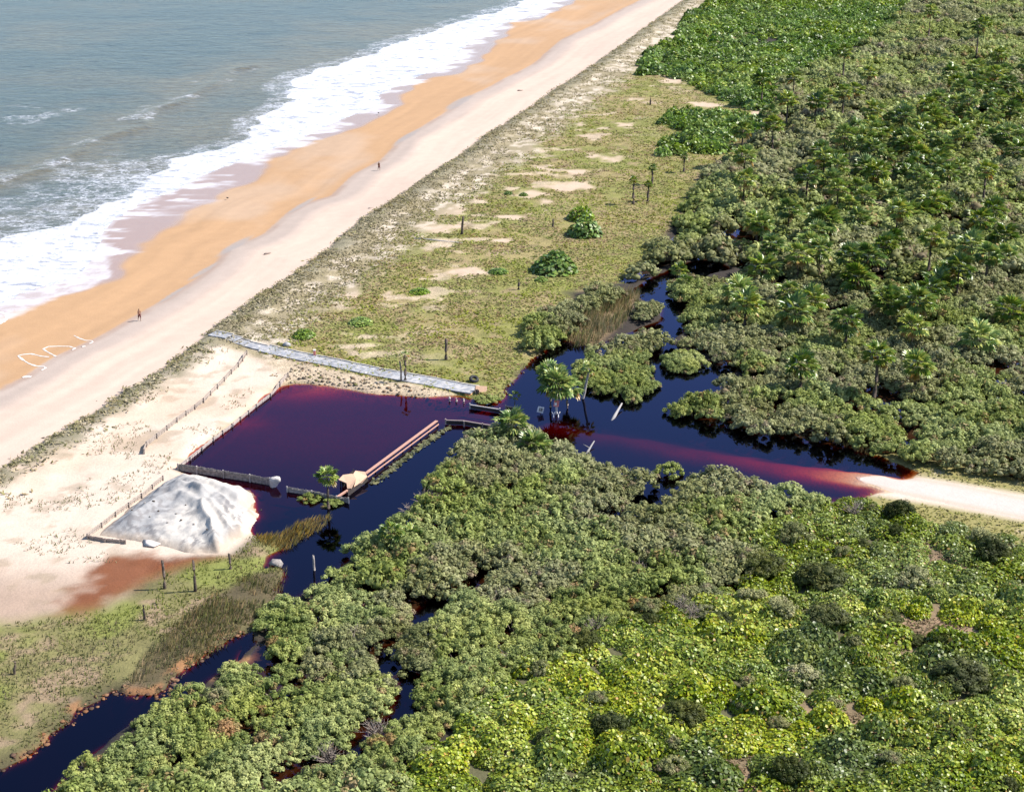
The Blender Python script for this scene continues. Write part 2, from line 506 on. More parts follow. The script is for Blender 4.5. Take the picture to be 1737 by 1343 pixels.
VERGE = GA([(1470, 768), (1510, 768), (1640, 790), (1760, 820), (1900, 870), (1900, 985), (1737, 930), (1690, 925), (1600, 900), (1500, 874), (1410, 862), (1440, 836), (1530, 830), (1540, 800)])
HEAP = GA([(160, 915), (215, 868), (270, 828), (310, 806), (380, 820), (428, 838), (434, 850), (422, 868), (440, 872), (436, 882), (430, 890), (430, 904), (404, 922), (375, 946), (330, 946), (290, 938), (240, 925)])
SANDY = GA([(-300, 960), (0, 800), (163, 705), (276, 640), (350, 590), (420, 600), (480, 640), (470, 660), (440, 690), (300, 800), (430, 840), (450, 880), (430, 920), (390, 950), (330, 950), (270, 960), (200, 1040), (90, 1060), (0, 1070), (-300, 1090)])
LLGRASS = GA([(-300, 1080), (0, 1065), (90, 1055), (180, 1040), (260, 985), (350, 958), (400, 948), (430, 912), (475, 916), (490, 935), (490, 990), (440, 1040), (430, 1075), (304, 1140), (260, 1180), (190, 1172), (120, 1222), (60, 1275), (-60, 1330), (-300, 1460)])
MEADOW = GA([(345, 577), (500, 468), (676, 337), (826, 230), (974, 135), (1083, 57), (1163, 0), (1290, -60), (1480, -165), (1560, -165), (1500, -20), (1420, 10), (1300, 20), (1180, 140), (1290, 190), (1260, 250), (1190, 300), (1150, 370), (1110, 420), (1060, 480), (960, 500), (1000, 570), (930, 585), (900, 612), (868, 646), (850, 690), (795, 688), (680, 668), (549, 650), (476, 652), (420, 600)])
REED_BACK = GA([(955, 575), (985, 540), (1030, 508), (1085, 498), (1080, 520), (1050, 560), (1010, 588), (975, 590)])
REED_FRONT = GA([(215, 1165), (250, 1110), (300, 1060), (370, 1010), (430, 975), (485, 965), (480, 1000), (440, 1040), (400, 1080), (330, 1130), (270, 1175)])
REED_ORANGE = GA([(428, 908), (468, 908), (510, 886), (560, 868), (556, 888), (522, 912), (484, 934), (444, 930)])
BANK = GA([(400, 592), (425, 597), (500, 616), (560, 630), (640, 646), (720, 659), (775, 670), (795, 688), (759, 680), (680, 670), (628, 667), (549, 653), (500, 650), (476, 652), (440, 625)])
STAIN = GA([(100, 1050), (125, 1015), (170, 990), (160, 965), (200, 955), (300, 948), (390, 950), (340, 968), (260, 990), (220, 1010), (150, 1050)])
SANDPATCH = [(760, 358, 26, 10), (735, 390, 40, 9), (965, 320, 50, 7), (900, 330, 25, 6), (1030, 272, 30, 8), (1060, 213, 28, 4), (1150, 134, 30, 8), (780, 465, 55, 8), (880, 255, 22, 10), (985, 215, 10, 4), (1195, 182, 25, 5), (600, 498, 16, 12), (1295, 5, 40, 12), (850, 412, 16, 4), (1290, 195, 16, 8), (980, 295, 16, 5), (1120, 75, 20, 6), (1010, 155, 20, 6), (865, 372, 22, 4), (925, 345, 16, 4), (660, 500, 12, 4)]
MF = GA([(800, 742), (860, 735), (900, 748), (960, 748), (1010, 785), (1090, 805), (1090, 830), (1130, 802), (1160, 815), (1230, 812), (1340, 838), (1420, 855), (1300, 880), (1250, 900), (1290, 960), (1270, 1000), (1100, 1040), (1000, 1090), (850, 1150), (800, 1230), (700, 1280), (640, 1430), (-50, 1430), (20, 1372), (165, 1284), (276, 1200), (396, 1104), (430, 1044), (496, 1005), (556, 965), (636, 905), (696, 882), (745, 815)], 0.8)
ISLES = [GA(p, 0.8) for p in (
    [(978, 606), (1005, 586), (1040, 588), (1062, 570), (1098, 588), (1116, 620), (1112, 655), (1088, 678), (1050, 670), (1005, 656), (980, 632)],
    [(1126, 606), (1150, 590), (1190, 600), (1200, 615), (1170, 630), (1135, 627)],
    [(1080, 528), (1105, 512), (1120, 530), (1105, 552), (1078, 552)],
    [(1130, 480), (1170, 470), (1190, 490), (1160, 512)],
    [(1070, 575), (1110, 568), (1150, 575), (1130, 592), (1090, 592)],
    [(1128, 702), (1148, 672), (1190, 658), (1215, 690), (1170, 712)])]
MB_ = GA([(1132, 698), (1180, 664), (1244, 650), (1236, 625), (1200, 596), (1158, 588), (1150, 562), (1168, 525), (1152, 504), (1180, 480), (1225, 466), (1250, 452), (1222, 438), (1170, 436), (1130, 452), (1075, 478), (1030, 472), (1100, 420), (1150, 370), (1190, 300), (1280, 250), (1300, 180), (1320, 140), (1450, 90), (1530, 30), (1570, -60), (2300, -60), (1900, 860), (1737, 812), (1640, 796), (1500, 778), (1390, 756), (1300, 744), (1180, 716)], 0.8)
SHORE_BUSH = GA([(890, 590), (890, 560), (930, 530), (975, 520), (990, 505), (1040, 490), (1060, 505), (1000, 530), (960, 570), (930, 592)], 0.6)
BL = GA([(1270, 900), (1350, 850), (1440, 852), (1560, 874), (1640, 898), (1690, 914), (1737, 914), (1900, 950), (1900, 1430), (620, 1430), (695, 1300), (775, 1236), (828, 1152), (985, 1085), (1085, 1035), (1255, 995), (1275, 960)], 0.6)
BARE = [GA(p) for p in ([(1552, 1066), (1580, 1060), (1630, 1066), (1610, 1080), (1586, 1086), (1565, 1105), (1552, 1098)], [(1422, 1226), (1445, 1220), (1462, 1240), (1440, 1248), (1420, 1244)], [(1235, 1292), (1285, 1282), (1275, 1305), (1235, 1320)], [(1570, 945), (1605, 948), (1605, 962), (1580, 960)])]
GT = GA([(1050, 133), (1075, 112), (1130, 70), (1180, 15), (1240, -20), (1310, -60), (1500, -100), (1560, -40), (1540, 30), (1440, 95), (1340, 135), (1330, 150), (1250, 175), (1180, 148), (1120, 130), (1070, 137)], 0.6)
GT2 = [GA(p, 0.6) for p in ([(1110, 205), (1150, 190), (1250, 195), (1300, 210), (1290, 235), (1230, 225), (1170, 220)], [(1092, 268), (1120, 240), (1180, 222), (1240, 230), (1230, 255), (1150, 270)], [(1230, 160), (1330, 150), (1380, 170), (1340, 195), (1260, 185)])]

# ------------------------------------------------------------------ ground height
def height(x, y):
    x, y = np.asarray(x, float), np.asarray(y, float)
    z = 0.36 + 0.22 * (fbm(x, y, 6, 3) - 0.5) + 0.12 * (fbm(x, y, 1.4, 31, 2) - 0.5)
    wob = 1.1 * (fbm(x, y, 3.0, 5, 3) - 0.5)
    dmf = np.maximum(sdist(MF, x, y), sdist(MB_, x, y))
    z = mix(z, -0.13 + 0.34 * (fbm(x, y, 4, 9) - 0.5), sst(-1.0, 2.5, dmf))
    dv = sdist(VERGE, x, y)
    z = mix(z, 0.13, sst(-1.0, 1.5, dv))
    # lagoon bed
    dl = sdist(LAGOON, x, y) + wob
    dp = sdist(PIT, x, y)
    deep = mix(2.2, 1.02 + 0.45 * sst(180, 160, y), sst(-3.0, 2.0, dp))
    slope = mix(1.5, 1.6, sst(-2, 1, dp))
    zl = -np.where(dl > 0, np.minimum(slope * dl, deep), np.maximum(0.3 * dl, -0.4))
    z = np.where(dl > -1.3, np.minimum(z, zl), z)
    for c, a, s in (((528, 660), 0.62, 1.9), ((418, 714), 0.6, 1.4), ((565, 659), 0.4, 2.4), ((470, 672), 0.4, 1.4)):
        gx, gy = G(*c)
        z = z + a * np.exp(-(((x - gx) / 1.6) ** 2 + (y - gy) ** 2) / (2 * s * s)) * sst(-0.4, 0.6, dl) * sst(0.12, -0.4, z) * 0.7
    dr, pr = pdist(ROADBED, x, y)
    rz = np.interp(pr, np.arange(len(RB_Z)), RB_Z) - 0.02
    wr = np.interp(pr, [0, 3, 5, 7, 10], [3.2, 3.0, 3.2, 3.4, 3.4])
    dr = dr + 2.2 * (fbm(x, y, 4, 78, 3) - 0.5)
    z = mix(z, rz + 0.22 * (fbm(x, y, 5, 77) - 0.5) * sst(0.05, -0.4, rz), sst(wr + 3.2, wr - 2.2, dr))
    # creek and channels
    dc = sdist(CREEK, x, y) + wob
    z = np.where(dc > -1.2, np.minimum(z, -np.where(dc > 0, np.minimum(2.4 * dc, 2.2), np.maximum(0.4 * dc, -0.4))), z)
    for p in CH + [REEDGAP]:
        d = sdist(p, x, y) + 0.5 * wob
        z = np.where(d > -1.0, np.minimum(z, -np.where(d > 0, np.minimum(2.2 * d, 1.6), np.maximum(0.4 * d, -0.3))), z)
    # dune and beach
    db = sdist(BCH, x, y) + 1.2 * (fbm(x, y, 5, 13, 3) - 0.5)
    dune = 0.55 * np.exp(-((-db - 2.5) / 3.0) ** 2) + 0.25 * (fbm(x, y, 5, 41) - 0.4) * np.exp(-((-db - 6) / 8.0) ** 2)
    z = z + np.where(db < 0.6, np.maximum(dune, 0), 0) * sst(0.6, -0.8, db)
    dm = sdist(WETP, x, y)
    ds = sdist(SEA, x, y)
    zb = 0.16 + 0.03 * np.clip(db, 0, 8) * 0 + 0.10 * sst(0.3, -1.5, dm) + 0.06 * (fbm(x, y, 8, 15) - 0.5)
    zb = zb + 0.14 * sst(7, 0, db)
    zb = zb - 0.035 * np.clip(dm, 0, 6)
    zb = mix(zb, -0.9, sst(-1.0, 8.0, ds))
    z = mix(z, zb, sst(-0.6, 0.6, db))
    return z

def hz(x, y):
    return float(height(np.array([x]), np.array([y]))[0])

# ------------------------------------------------------------------ the terrain sheet
def axis(segs):
    a = [segs[0][0]]
    for lo, hi, s0, s1 in segs:
        v = lo
        while v < hi - 1e-6:
            st = s0 + (s1 - s0) * (v - lo) / (hi - lo)
            v = min(hi, v + st)
            if hi - v < st * 0.3: v = hi
            a.append(v)
    return np.array(a)
XS = np.concatenate([[-9000, -4000, -1800, -800, -400, -250], axis([(-190, -62, 1.5, 0.9), (-62, 62, 0.42, 0.42), (62, 190, 0.9, 1.5)]), [250, 400, 800, 1800, 4000, 9000]])
YS = np.concatenate([[-6000, -2000, -700, -200, 0, 60, 85], axis([(97, 185, 0.42, 0.42), (185, 320, 0.45, 1.1), (320, 575, 1.1, 2.0)]), [620, 700, 900, 1400, 2500, 5000, 9000]])
XX, YY = np.meshgrid(XS, YS)
nx, ny = len(XS), len(YS)
gx, gy = XX.ravel(), YY.ravel()
gz = height(gx, gy)
far_off = sst(600, 900, np.maximum(np.abs(gx), gy)) 
ds = sdist(SEA, gx, gy)
dm = sdist(WETP, gx, gy)
db = sdist(BCH, gx, gy)
dl = sdist(LAGOON, gx, gy)

# soil albedo
fA, fB, fC = fbm(gx, gy, 9, 101), fbm(gx, gy, 2.6, 102), fbm(gx, gy, 26, 103)
col = np.tile(np.array([0.026, 0.020, 0.016]), (len(gx), 1))
grain = np.full(len(gx), 0.5)
wet = np.zeros(len(gx))
# undergrowth floor
dbl = sdist(BL, gx, gy)
col = mixc(col, (0.075, 0.070, 0.034), sst(-1, 2, dbl))
col = mixc(col, (0.20, 0.135, 0.082), np.max([sst(-5.0, -1.5, sdist(b, gx, gy) + 2 * (fB - 0.5)) for b in BARE], axis=0) * (0.55 + 0.45 * sst(0.4, 0.6, fB)))
# meadow
dme = sdist(MEADOW, gx, gy) + 2.5 * (fB - 0.5)
mcol = mixc(np.tile(np.array([0.155, 0.150, 0.042]), (len(gx), 1)), (0.205, 0.165, 0.070), sst(0.45, 0.65, fA))
mcol = mixc(mcol, (0.20, 0.145, 0.08), sst(0.56, 0.72, fB) * 0.8)
t = sst(-1.5, 1.5, dme)
col = col * (1 - t[:, None]) + mcol * t[:, None]
grain = mix(grain, 0.85, t)
# sand blowouts in the meadow
for i, (px, py, rx, ry) in enumerate(SANDPATCH):
    cx, cy = G(px, py)
    ax = abs(G(px + rx, py)[0] - cx)
    ay = abs(G(px, py - ry)[1] - cy)
    q = np.sqrt(((gx - cx) / ax) ** 2 + ((gy - cy) / ay) ** 2) + 2.2 * (fbm(gx, gy, 3.0, 300 + i) - 0.5)
    col = mixc(col, (0.40, 0.30, 0.225), sst(1.15, 0.6, q) * 0.9)
    grain = np.where(q < 1, 0.2, grain)
qb_ = sdist(BANK, gx, gy) + 1.0 * (fB - 0.5)
col = mixc(col, (0.36, 0.285, 0.205), sst(-0.4, 0.5, qb_) * 0.9)
scar = sst(0.63, 0.72, fbm(gx, gy * 1.6, 5.5, 108, 4)) * sst(-40, -16, db) * (db < -3)
col = mixc(col, (0.38, 0.295, 0.215), scar * 0.85 * sst(0, 2, dme))
# dune strip
dd = -db + 4 * (fA - 0.5)
strip = sst(-0.5, 0.8, dd) * sst(16, 9, dd) * (db < 0.5)
dcol = mixc(np.tile(np.array([0.20, 0.165, 0.10]), (len(gx), 1)), (0.38, 0.32, 0.25), sst(0.46, 0.60, fbm(gx, gy, 1.5, 122, 3) * 0.6 + fB * 0.4) * sst(1.5, 5, dd))
col = col * (1 - strip[:, None]) + dcol * strip[:, None]
# pale sand behind the dune, towards the heap
dsy = sdist(SANDY, gx, gy) + 3 * (fA - 0.5)
scol = mixc(np.tile(np.array([0.425, 0.345, 0.28]), (len(gx), 1)), (0.40, 0.305, 0.235), sst(0.45, 0.65, fA))
px_y = sst(150, 138, gy)
scol = mixc(scol, (0.27, 0.195, 0.148), px_y)
scol = mixc(scol, (0.22, 0.17, 0.115), sst(0.62, 0.72, fB) * 0.55 * sst(0.45, 0.6, fC))
t = sst(-1.0, 1.0, dsy) * sst(0.5, -0.5, db)
col = col * (1 - t[:, None]) + scol * t[:, None]
grain = mix(grain, 0.22, t)
edge = sst(0.2, -0.3, db) * sst(-5.5, -2.0, db + 2.5 * (fB - 0.5)) 
col = mixc(col, (0.165, 0.145, 0.095), edge * sst(0.38, 0.55, fbm(gx, gy, 1.6, 120) + 0.12))
# stained wet sand
q = sdist(STAIN, gx, gy) + 3.4 * (fB - 0.5) + 2.0 * (fbm(gx, gy, 1.0, 125, 3) - 0.5)
col = mixc(col, (0.130, 0.040, 0.013), sst(-1.8, 1.0, q) * 0.95)
# lower-left grass
q = sdist(LLGRASS, gx, gy) + 4 * (fA - 0.5)
gcol = mixc(np.tile(np.array([0.135, 0.122, 0.048]), (len(gx), 1)), (0.20, 0.145, 0.09), sst(0.48, 0.62, fB))
gcol = mixc(gcol, (0.135, 0.145, 0.036), sst(0.55, 0.68, fA))
t = sst(-2.0, 2.5, q)
col = col * (1 - t[:, None]) + gcol * t[:, None]
q = sdist(REED_FRONT, gx, gy)
col = mixc(col, (0.07, 0.055, 0.028), sst(-0.5, 1.0, q))
q = sdist(REED_BACK, gx, gy)
col = mixc(col, (0.16, 0.11, 0.06), sst(-0.5, 1.0, q))
# verge and road bed
dv = sdist(VERGE, gx, gy) + 1.0 * (fB - 0.5)
vcol = mixc(np.tile(np.array([0.195, 0.170, 0.062]), (len(gx), 1)), (0.33, 0.265, 0.175), sst(0.56, 0.72, fA * 0.5 + fB * 0.5))
t = sst(-0.6, 0.6, dv)
col = col * (1 - t[:, None]) + vcol * t[:, None]
grain = mix(grain, 0.25, t)
dr, pr = pdist(ROADBED, gx, gy)
t = sst(4.4, 2.4, dr) 
col = mixc(col, (0.44, 0.36, 0.295), t)
col = mixc(col, (0.30, 0.195, 0.12), sst(0.0, -0.35, gz) * sst(6, 4, dr))
# lagoon bed is pale sand
t = sst(-0.6, 0.5, dl + 0.6 * (fB - 0.5))
col = mixc(col, (0.36, 0.25, 0.165), t * sst(-4, 0.5, np.maximum(sdist(PIT, gx, gy), 3.2 - dr)))
# orange margins of the creek
dc = sdist(CREEK, gx, gy) + 1.1 * (fbm(gx, gy, 3.0, 5, 3) - 0.5)
col = mixc(col, (0.20, 0.10, 0.045), sst(-1.1, -0.6, dc) * sst(0.45, 0.6, fB) * 0.9)
# white grit around the path
# beach bands
bt = sst(-0.4, 0.4, db + 1.2 * (fbm(gx, gy, 5, 13, 3) - 0.5))
bc = np.tile(np.array([0.40, 0.307, 0.248]), (len(gx), 1))
w1 = 1.6 * (fA - 0.5)
bc = mixc(bc, (0.365, 0.283, 0.23), sst(0.4, 0.7, fC) * 0.6)
bc = mixc(bc, (0.285, 0.232, 0.20), sst(-6.5, -3.0, dm + w1) * 0.9)
bc = mixc(bc, (0.255, 0.185, 0.148), sst(-1.7, -0.6, dm + 0.4 * w1) * (0.35 + 0.6 * sst(0.4, 0.6, fbm(gx, gy, 7, 143))))
bc = mixc(bc, (0.315, 0.190, 0.100), sst(-0.35, 0.25, dm + 0.5 * w1))
bc = mixc(bc, (0.325, 0.225, 0.152), sst(0.5, 0.72, fbm(gx, gy * 0.7, 18, 140)) * sst(0.5, 3, dm) * 0.8)
stk = fbm(dm * 1.0, gy * 0.045 + gx * 0.02, 1.6, 145, 3)
bc = bc * (1 + 0.20 * (stk - 0.5) + 0.10 * (fbm(gx, gy, 1.1, 146, 3) - 0.5))[:, None]
lowL = sst(158, 140, gy) * sst(0.2, 2.0, dm)
bc = mixc(bc, (0.26, 0.14, 0.07), lowL * 0.7)
w2 = 13.0 * (fbm(gx, gy, 16, 141, 3) - 0.5)
wide = 8.0 * np.exp(-((gy - 278) / 24) ** 2)
wband = sst(-6.5, -4.0, ds + w2 + wide)
bc = mixc(bc, (0.25, 0.168, 0.138), wband * 0.92)
col = col * (1 - bt[:, None]) + bc * bt[:, None]
grain = mix(grain, 0.10, bt)
wet = np.clip(wband * 0.9 + sst(0, 1, dm) * 0.25, 0, 1) * bt
# foam left by the swash in tongues
st1 = fbm(gx * 0.13 + gy * 0.05, gy * 0.6, 2.6, 150, 4)
st2 = fbm(gx * 0.25, gy * 1.0, 1.2, 151, 3)
reach = -(5.0 + 1.1 * wide) * sst(0.38, 0.62, st1)
bfoam = sst(-0.8, 1.6, ds - reach) * sst(0.34, 0.66, st2 + 0.18 * sst(-5, 0, ds)) * sst(-14, -1, ds) * bt
leftsheet = sst(-0.5, 0.5, ds + 6.0 * sst(262, 235, gy) * sst(205, 222, gy) + 2.0 * (fB - 0.5))
bfoam = np.clip(np.maximum(bfoam, 0.62 * leftsheet * bt), 0, 0.95)
for px_, py_, rx_, ry_ in ((398, 419, 26, 7), (345, 462, 24, 4), (778, 176, 20, 7), (690, 234, 22, 5), (512, 350, 24, 4), (292, 502, 24, 3)):
    cx_, cy_ = G(px_, py_)
    c2_ = G(px_ + rx_, py_ - rx_ * 0.62)
    dx_, dy_ = c2_[0] - cx_, c2_[1] - cy_
    l_ = math.hypot(dx_, dy_)
    u_, v_ = ((gx - cx_) * dx_ + (gy - cy_) * dy_) / l_, ((gy - cy_) * dx_ - (gx - cx_) * dy_) / l_
    q_ = np.sqrt((u_ / l_) ** 2 + (v_ / (ry_ * CAM_H / CP / (py_ + 419.5) * 1.6)) ** 2)
    k_ = sst(1.2, 0.7, q_ + 0.4 * (fB - 0.5))
    col = mixc(col, (0.235, 0.205, 0.19), k_ * 0.85)

def grid_faces(keep):
    i = np.arange(ny - 1)[:, None] * nx + np.arange(nx - 1)[None, :]
    q = np.stack([i, i + 1, i + nx + 1, i + nx], -1).reshape(-1, 4)
    return q[keep(q)]

def sub_mesh(name, F, z, mat, colr=None, attrs=None, smooth=True):
    u, inv = np.unique(F, return_inverse=True)
    F2 = inv.reshape(F.shape)
    V = np.stack([gx[u], gy[u], z[u]], -1)
    return mesh_np(name, V, F2, mat, None if colr is None else colr[u], {k: a[u] for k, a in (attrs or {}).items()}, smooth)

fc = lambda a, q: a[q].mean(1)
A = {'grain': grain, 'wet': wet, 'foam': bfoam}
F_beach = grid_faces(lambda q: (fc(db, q) > -0.2) & (fc(ds, q) < 14))
F_land = grid_faces(lambda q: (fc(db, q) <= -0.2))
tag(link("beach", sub_mesh("beach", F_beach, gz, M_BEACH, col, A)), "pale pink and orange sand beach between the surf and the dune grass", None, None, "structure")
tag(link("ground", sub_mesh("ground", F_land, gz, M_GROUND, col, A)), "flat coastal ground of sand, mud and thin turf behind the dune", None, None, "structure")

# lagoon, creek and puddle water
depth = np.clip(-gz, 0, 5)
inland = (db < -6) & (gy > 90) & (gy < 320)
F_w = grid_faces(lambda q: (gz[q].min(1) < 0.0) & inland[q].all(1))
wz = np.zeros(len(gx))
tag(link("lagoon_water", sub_mesh("lagoon_water", F_w, wz, M_WATER, None, {'depth': depth})), "dark purple and navy floodwater over the sunken car park and track", None, None, "structure")

# sea with swell, a breaking crest and bands of foam
dcr, _ = pdist(CREST, gx + 12 * (fbm(gx, gy, 26, 165, 3) - 0.5), gy + 22 * (fbm(gx, gy, 22, 166, 4) - 0.5))
dfo = sdist(FOAM_OUT, gx, gy)            # positive outside (seaward of) the solid foam
lace = fbm(gx * 0.6 + gy * 0.25, gy, 9, 160)
shore = sst(0.0, 0.8, ds + 1.6 * (fbm(gx, gy, 3, 161, 3) - 0.5))
solid = sst(0.2, -4.0, dfo + 6.0 * (fbm(gx, gy, 5, 162, 4) - 0.5))
inner = ((dfo < 30) & (ds > 0)).astype(float)
side = sst(-0.5, 0.5, dcr)
lace_zone = sst(30, 4, dfo + 22 * (lace - 0.5)) * (0.55 + 0.6 * (lace - 0.5)) * sst(345, 305, gy)
lace_zone = np.maximum(lace_zone, sst(6, 1, dfo) * 0.42)
crest_f = 0.42 * np.exp(-(dcr / 5.5) ** 2) * sst(0.38, 0.6, fbm(gx, gy, 8, 163)) * sst(20, -20, gx + 55)
p2 = np.array(G(60, 190))
patch = 0.45 * np.exp(-(((gx - p2[0]) / 14) ** 2 + ((gy - p2[1]) / 16) ** 2)) * sst(0.4, 0.6, lace)
foam = np.clip(np.maximum.reduce([solid * 1.0, lace_zone, crest_f, patch]), 0, 1)
foam = foam * sst(420, 380, gy * 0) if False else foam
silt = np.clip(0.6 * np.exp(-(dcr / 8.0) ** 2) + 0.4 * sst(40, 5, dfo) + 0.0, 0, 1)
sz = -0.12 + 0.22 * (fbm(gx * 0.7 + gy * 0.35, gy * 0.9 - gx * 0.3, 7, 170, 3) - 0.5) + 0.38 * np.exp(-(dcr / 1.8) ** 2) + 0.16 * (fbm(gx, gy, 1.6, 171, 3) - 0.4) * solid
sz = np.where(ds < 3, mix(np.maximum(gz + 0.015, -0.2), sz, sst(0, 3, ds)), sz)
sz = np.where(np.abs(gx) + gy > 900, -0.12, sz)
F_sea = grid_faces(lambda q: ds[q].max(1) > 0.0)
edge_d = ds + 1.0 * (fbm(gx, gy, 3, 161, 3) - 0.5)
F_sea = F_sea[(fc(edge_d, F_sea) > 0.05)]
tag(link("sea", sub_mesh("sea", F_sea, sz, M_SEA, None, {'foam': foam, 'silt': silt})), "grey-blue sea with brown silt and white surf running onto the sand", None, None, "structure")

# ------------------------------------------------------------------ the dry end of the road
up = GA([(1452, 808), (1500, 806), (1560, 812), (1640, 826), (1737, 846), (1850, 868)])
lo = GA([(1456, 814), (1482, 824), (1530, 840), (1640, 864), (1737, 884), (1850, 908)])
def resample(P, n):
    s = np.r_[0, np.cumsum(np.hypot(*np.diff(P, axis=0).T))]
    u = np.linspace(0, s[-1], n)
    return np.stack([np.interp(u, s, P[:, 0]), np.interp(u, s, P[:, 1])], -1)
n1, n2 = 70, 13
ua, la = resample(up, n1), resample(lo, n1)
w = np.linspace(0, 1, n2)
P = ua[:, None, :] * (1 - w)[None, :, None] + la[:, None, :] * w[None, :, None]
P = P.reshape(-1, 2)
wv = np.tile(w, n1)
P[:, 1] += np.where((wv < 0.01) | (wv > 0.99), 0.7 * (fbm(P[:, 0], P[:, 1], 1.5, 210, 3) - 0.5), 0)
rzv = height(P[:, 0], P[:, 1])
rz_ = rzv + 0.035 - 0.03 * (np.abs(wv - 0.5) * 2) ** 4
rc = np.tile(np.array([0.40, 0.34, 0.305]), (len(P), 1))
rc = mixc(rc, (0.38, 0.30, 0.24), np.exp(-((np.abs(wv - 0.5) - 0.42) / 0.10) ** 2))
rc = mixc(rc, (0.34, 0.30, 0.27), 0.5 * (np.exp(-((wv - 0.3) / 0.05) ** 2) + np.exp(-((wv - 0.62) / 0.05) ** 2)) * sst(0.4, 0.6, fbm(P[:, 0], P[:, 1] * 2, 4, 211)))
i = (np.arange(n1 - 1)[:, None] * n2 + np.arange(n2 - 1)[None, :]).ravel()
RF = np.stack([i, i + n2, i + n2 + 1, i + 1], -1)
tag(link("road", mesh_np("road", np.c_[P, rz_], RF, M_GROUND, rc, {'grain': np.full(len(P), 0.16), 'wet': np.zeros(len(P))}, True)), "pale sandy road running out of the floodwater to the right", None, None, "structure")

# ------------------------------------------------------------------ foliage shapes
def unit(v):
    return v / (np.linalg.norm(v, axis=-1, keepdims=True) + 1e-9)

ICO_V = None
def ico():
    global ICO_V, ICO_F
    if ICO_V is None:
        t = (1 + 5 ** 0.5) / 2
        v = np.array([(-1, t, 0), (1, t, 0), (-1, -t, 0), (1, -t, 0), (0, -1, t), (0, 1, t), (0, -1, -t), (0, 1, -t), (t, 0, -1), (t, 0, 1), (-t, 0, -1), (-t, 0, 1)], float)
        ICO_V = unit(v)
        ICO_F = np.array([(0, 11, 5), (0, 5, 1), (0, 1, 7), (0, 7, 10), (0, 10, 11), (1, 5, 9), (5, 11, 4), (11, 10, 2), (10, 7, 6), (7, 1, 8), (3, 9, 4), (3, 4, 2), (3, 2, 6), (3, 6, 8), (3, 8, 9), (4, 9, 5), (2, 4, 11), (6, 2, 10), (8, 6, 7), (9, 8, 1)])
    return ICO_V, ICO_F

class Leaves:
    """numpy collector of leaf faces with a colour each"""
    def __init__(s): s.V, s.F, s.K, s.n = [], [], [], 0
    def put(s, V, F, K):
        s.V.append(V); s.F.append(F + s.n); s.K.append(K); s.n += len(V)
    def diamonds(s, c, nrm, size, colr, rng, aspect=1.6):
        m = len(c)
        a = unit(np.cross(nrm, rng.normal(size=(m, 3))))
        b = np.cross(nrm, a)
        sz = np.asarray(size).reshape(-1, 1) * np.ones((m, 1))
        V = np.stack([c + a * sz * aspect * 0.5, c + b * sz * 0.5, c - a * sz * aspect * 0.5, c - b * sz * 0.5], 1).reshape(-1, 3)
        i = np.arange(m)[:, None] * 4
        F = np.concatenate([i + [0, 1, 2], i + [0, 2, 3]], 1).reshape(-1, 3)
        s.put(V, F, np.repeat(colr, 4, 0))
    def discs(s, c, nrm, size, colr, rng, n=6, fold=0.12):
        m = len(c)
        a = unit(np.cross(nrm, rng.normal(size=(m, 3))))
        b = np.cross(nrm, a)
        sz = np.asarray(size).reshape(-1, 1) * np.ones((m, 1)) * 0.5
        ring = []
        for k in range(n):
            t = 2 * math.pi * k / n
            lift = fold * abs(math.sin(t))
            ring.append(c + (a * math.cos(t) * 1.15 + b * math.sin(t) + nrm * lift) * sz)
        V = np.stack(ring, 1).reshape(-1, 3)
        i = np.arange(m)[:, None] * n
        F = np.concatenate([i + [0, k, k + 1] for k in range(1, n - 1)], 1).reshape(-1, 3)
        s.put(V, F, np.repeat(colr, n, 0))
    def blobs(s, c, r, squash, colr, rng):
        iv, if_ = ico()
        m = len(c)
        jit = 1 + 0.25 * (rng.random((m, 12, 1)) - 0.5)
        V = c[:, None, :] + iv[None] * jit * np.asarray(r).reshape(-1, 1, 1) * np.array([1, 1, squash])
        F = (if_[None] + np.arange(m)[:, None, None] * 12).reshape(-1, 3)
        s.put(V.reshape(-1, 3), F, np.repeat(colr, 12, 0))
    def arrays(s):
        return np.concatenate(s.V), np.concatenate(s.F), np.concatenate(s.K)

def palette(cols, weights, m, rng, var=0.22):
    cols = np.array(cols)
    w = np.array(weights, float); w /= w.sum()
    k = rng.choice(len(cols), m, p=w)
    return cols[k] * (1 + var * (rng.random((m, 1)) - 0.5) * 2)

MANG = [(0.243, 0.278, 0.080), (0.292, 0.322, 0.102), (0.175, 0.212, 0.058), (0.29, 0.215, 0.09)]
MANG_W = [5, 3, 3, 0.8]
TAN = [(0.30, 0.20, 0.085), (0.27, 0.22, 0.09), (0.24, 0.15, 0.07), (0.22, 0.24, 0.08)]
GREYM = [(0.225, 0.230, 0.095), (0.255, 0.250, 0.115), (0.19, 0.20, 0.078), (0.24, 0.19, 0.11)]
LIME = [(0.160, 0.210, 0.022), (0.215, 0.265, 0.030), (0.090, 0.135, 0.020), (0.28, 0.275, 0.035), (0.26, 0.17, 0.045), (0.32, 0.34, 0.15)]
LIME_W = [5, 4, 3, 1.0, 0.3, 0.12]
LIME2 = [(0.225, 0.285, 0.026), (0.295, 0.335, 0.034), (0.130, 0.185, 0.022), (0.34, 0.32, 0.035), (0.32, 0.20, 0.045), (0.36, 0.38, 0.15)]
LIME2_W = [5, 4, 3, 0.8, 0.3, 0.2]
LIME3 = [(0.120, 0.160, 0.030), (0.155, 0.195, 0.040), (0.085, 0.115, 0.024), (0.20, 0.225, 0.06)]
LIME3_W = [4, 3, 3, 1]
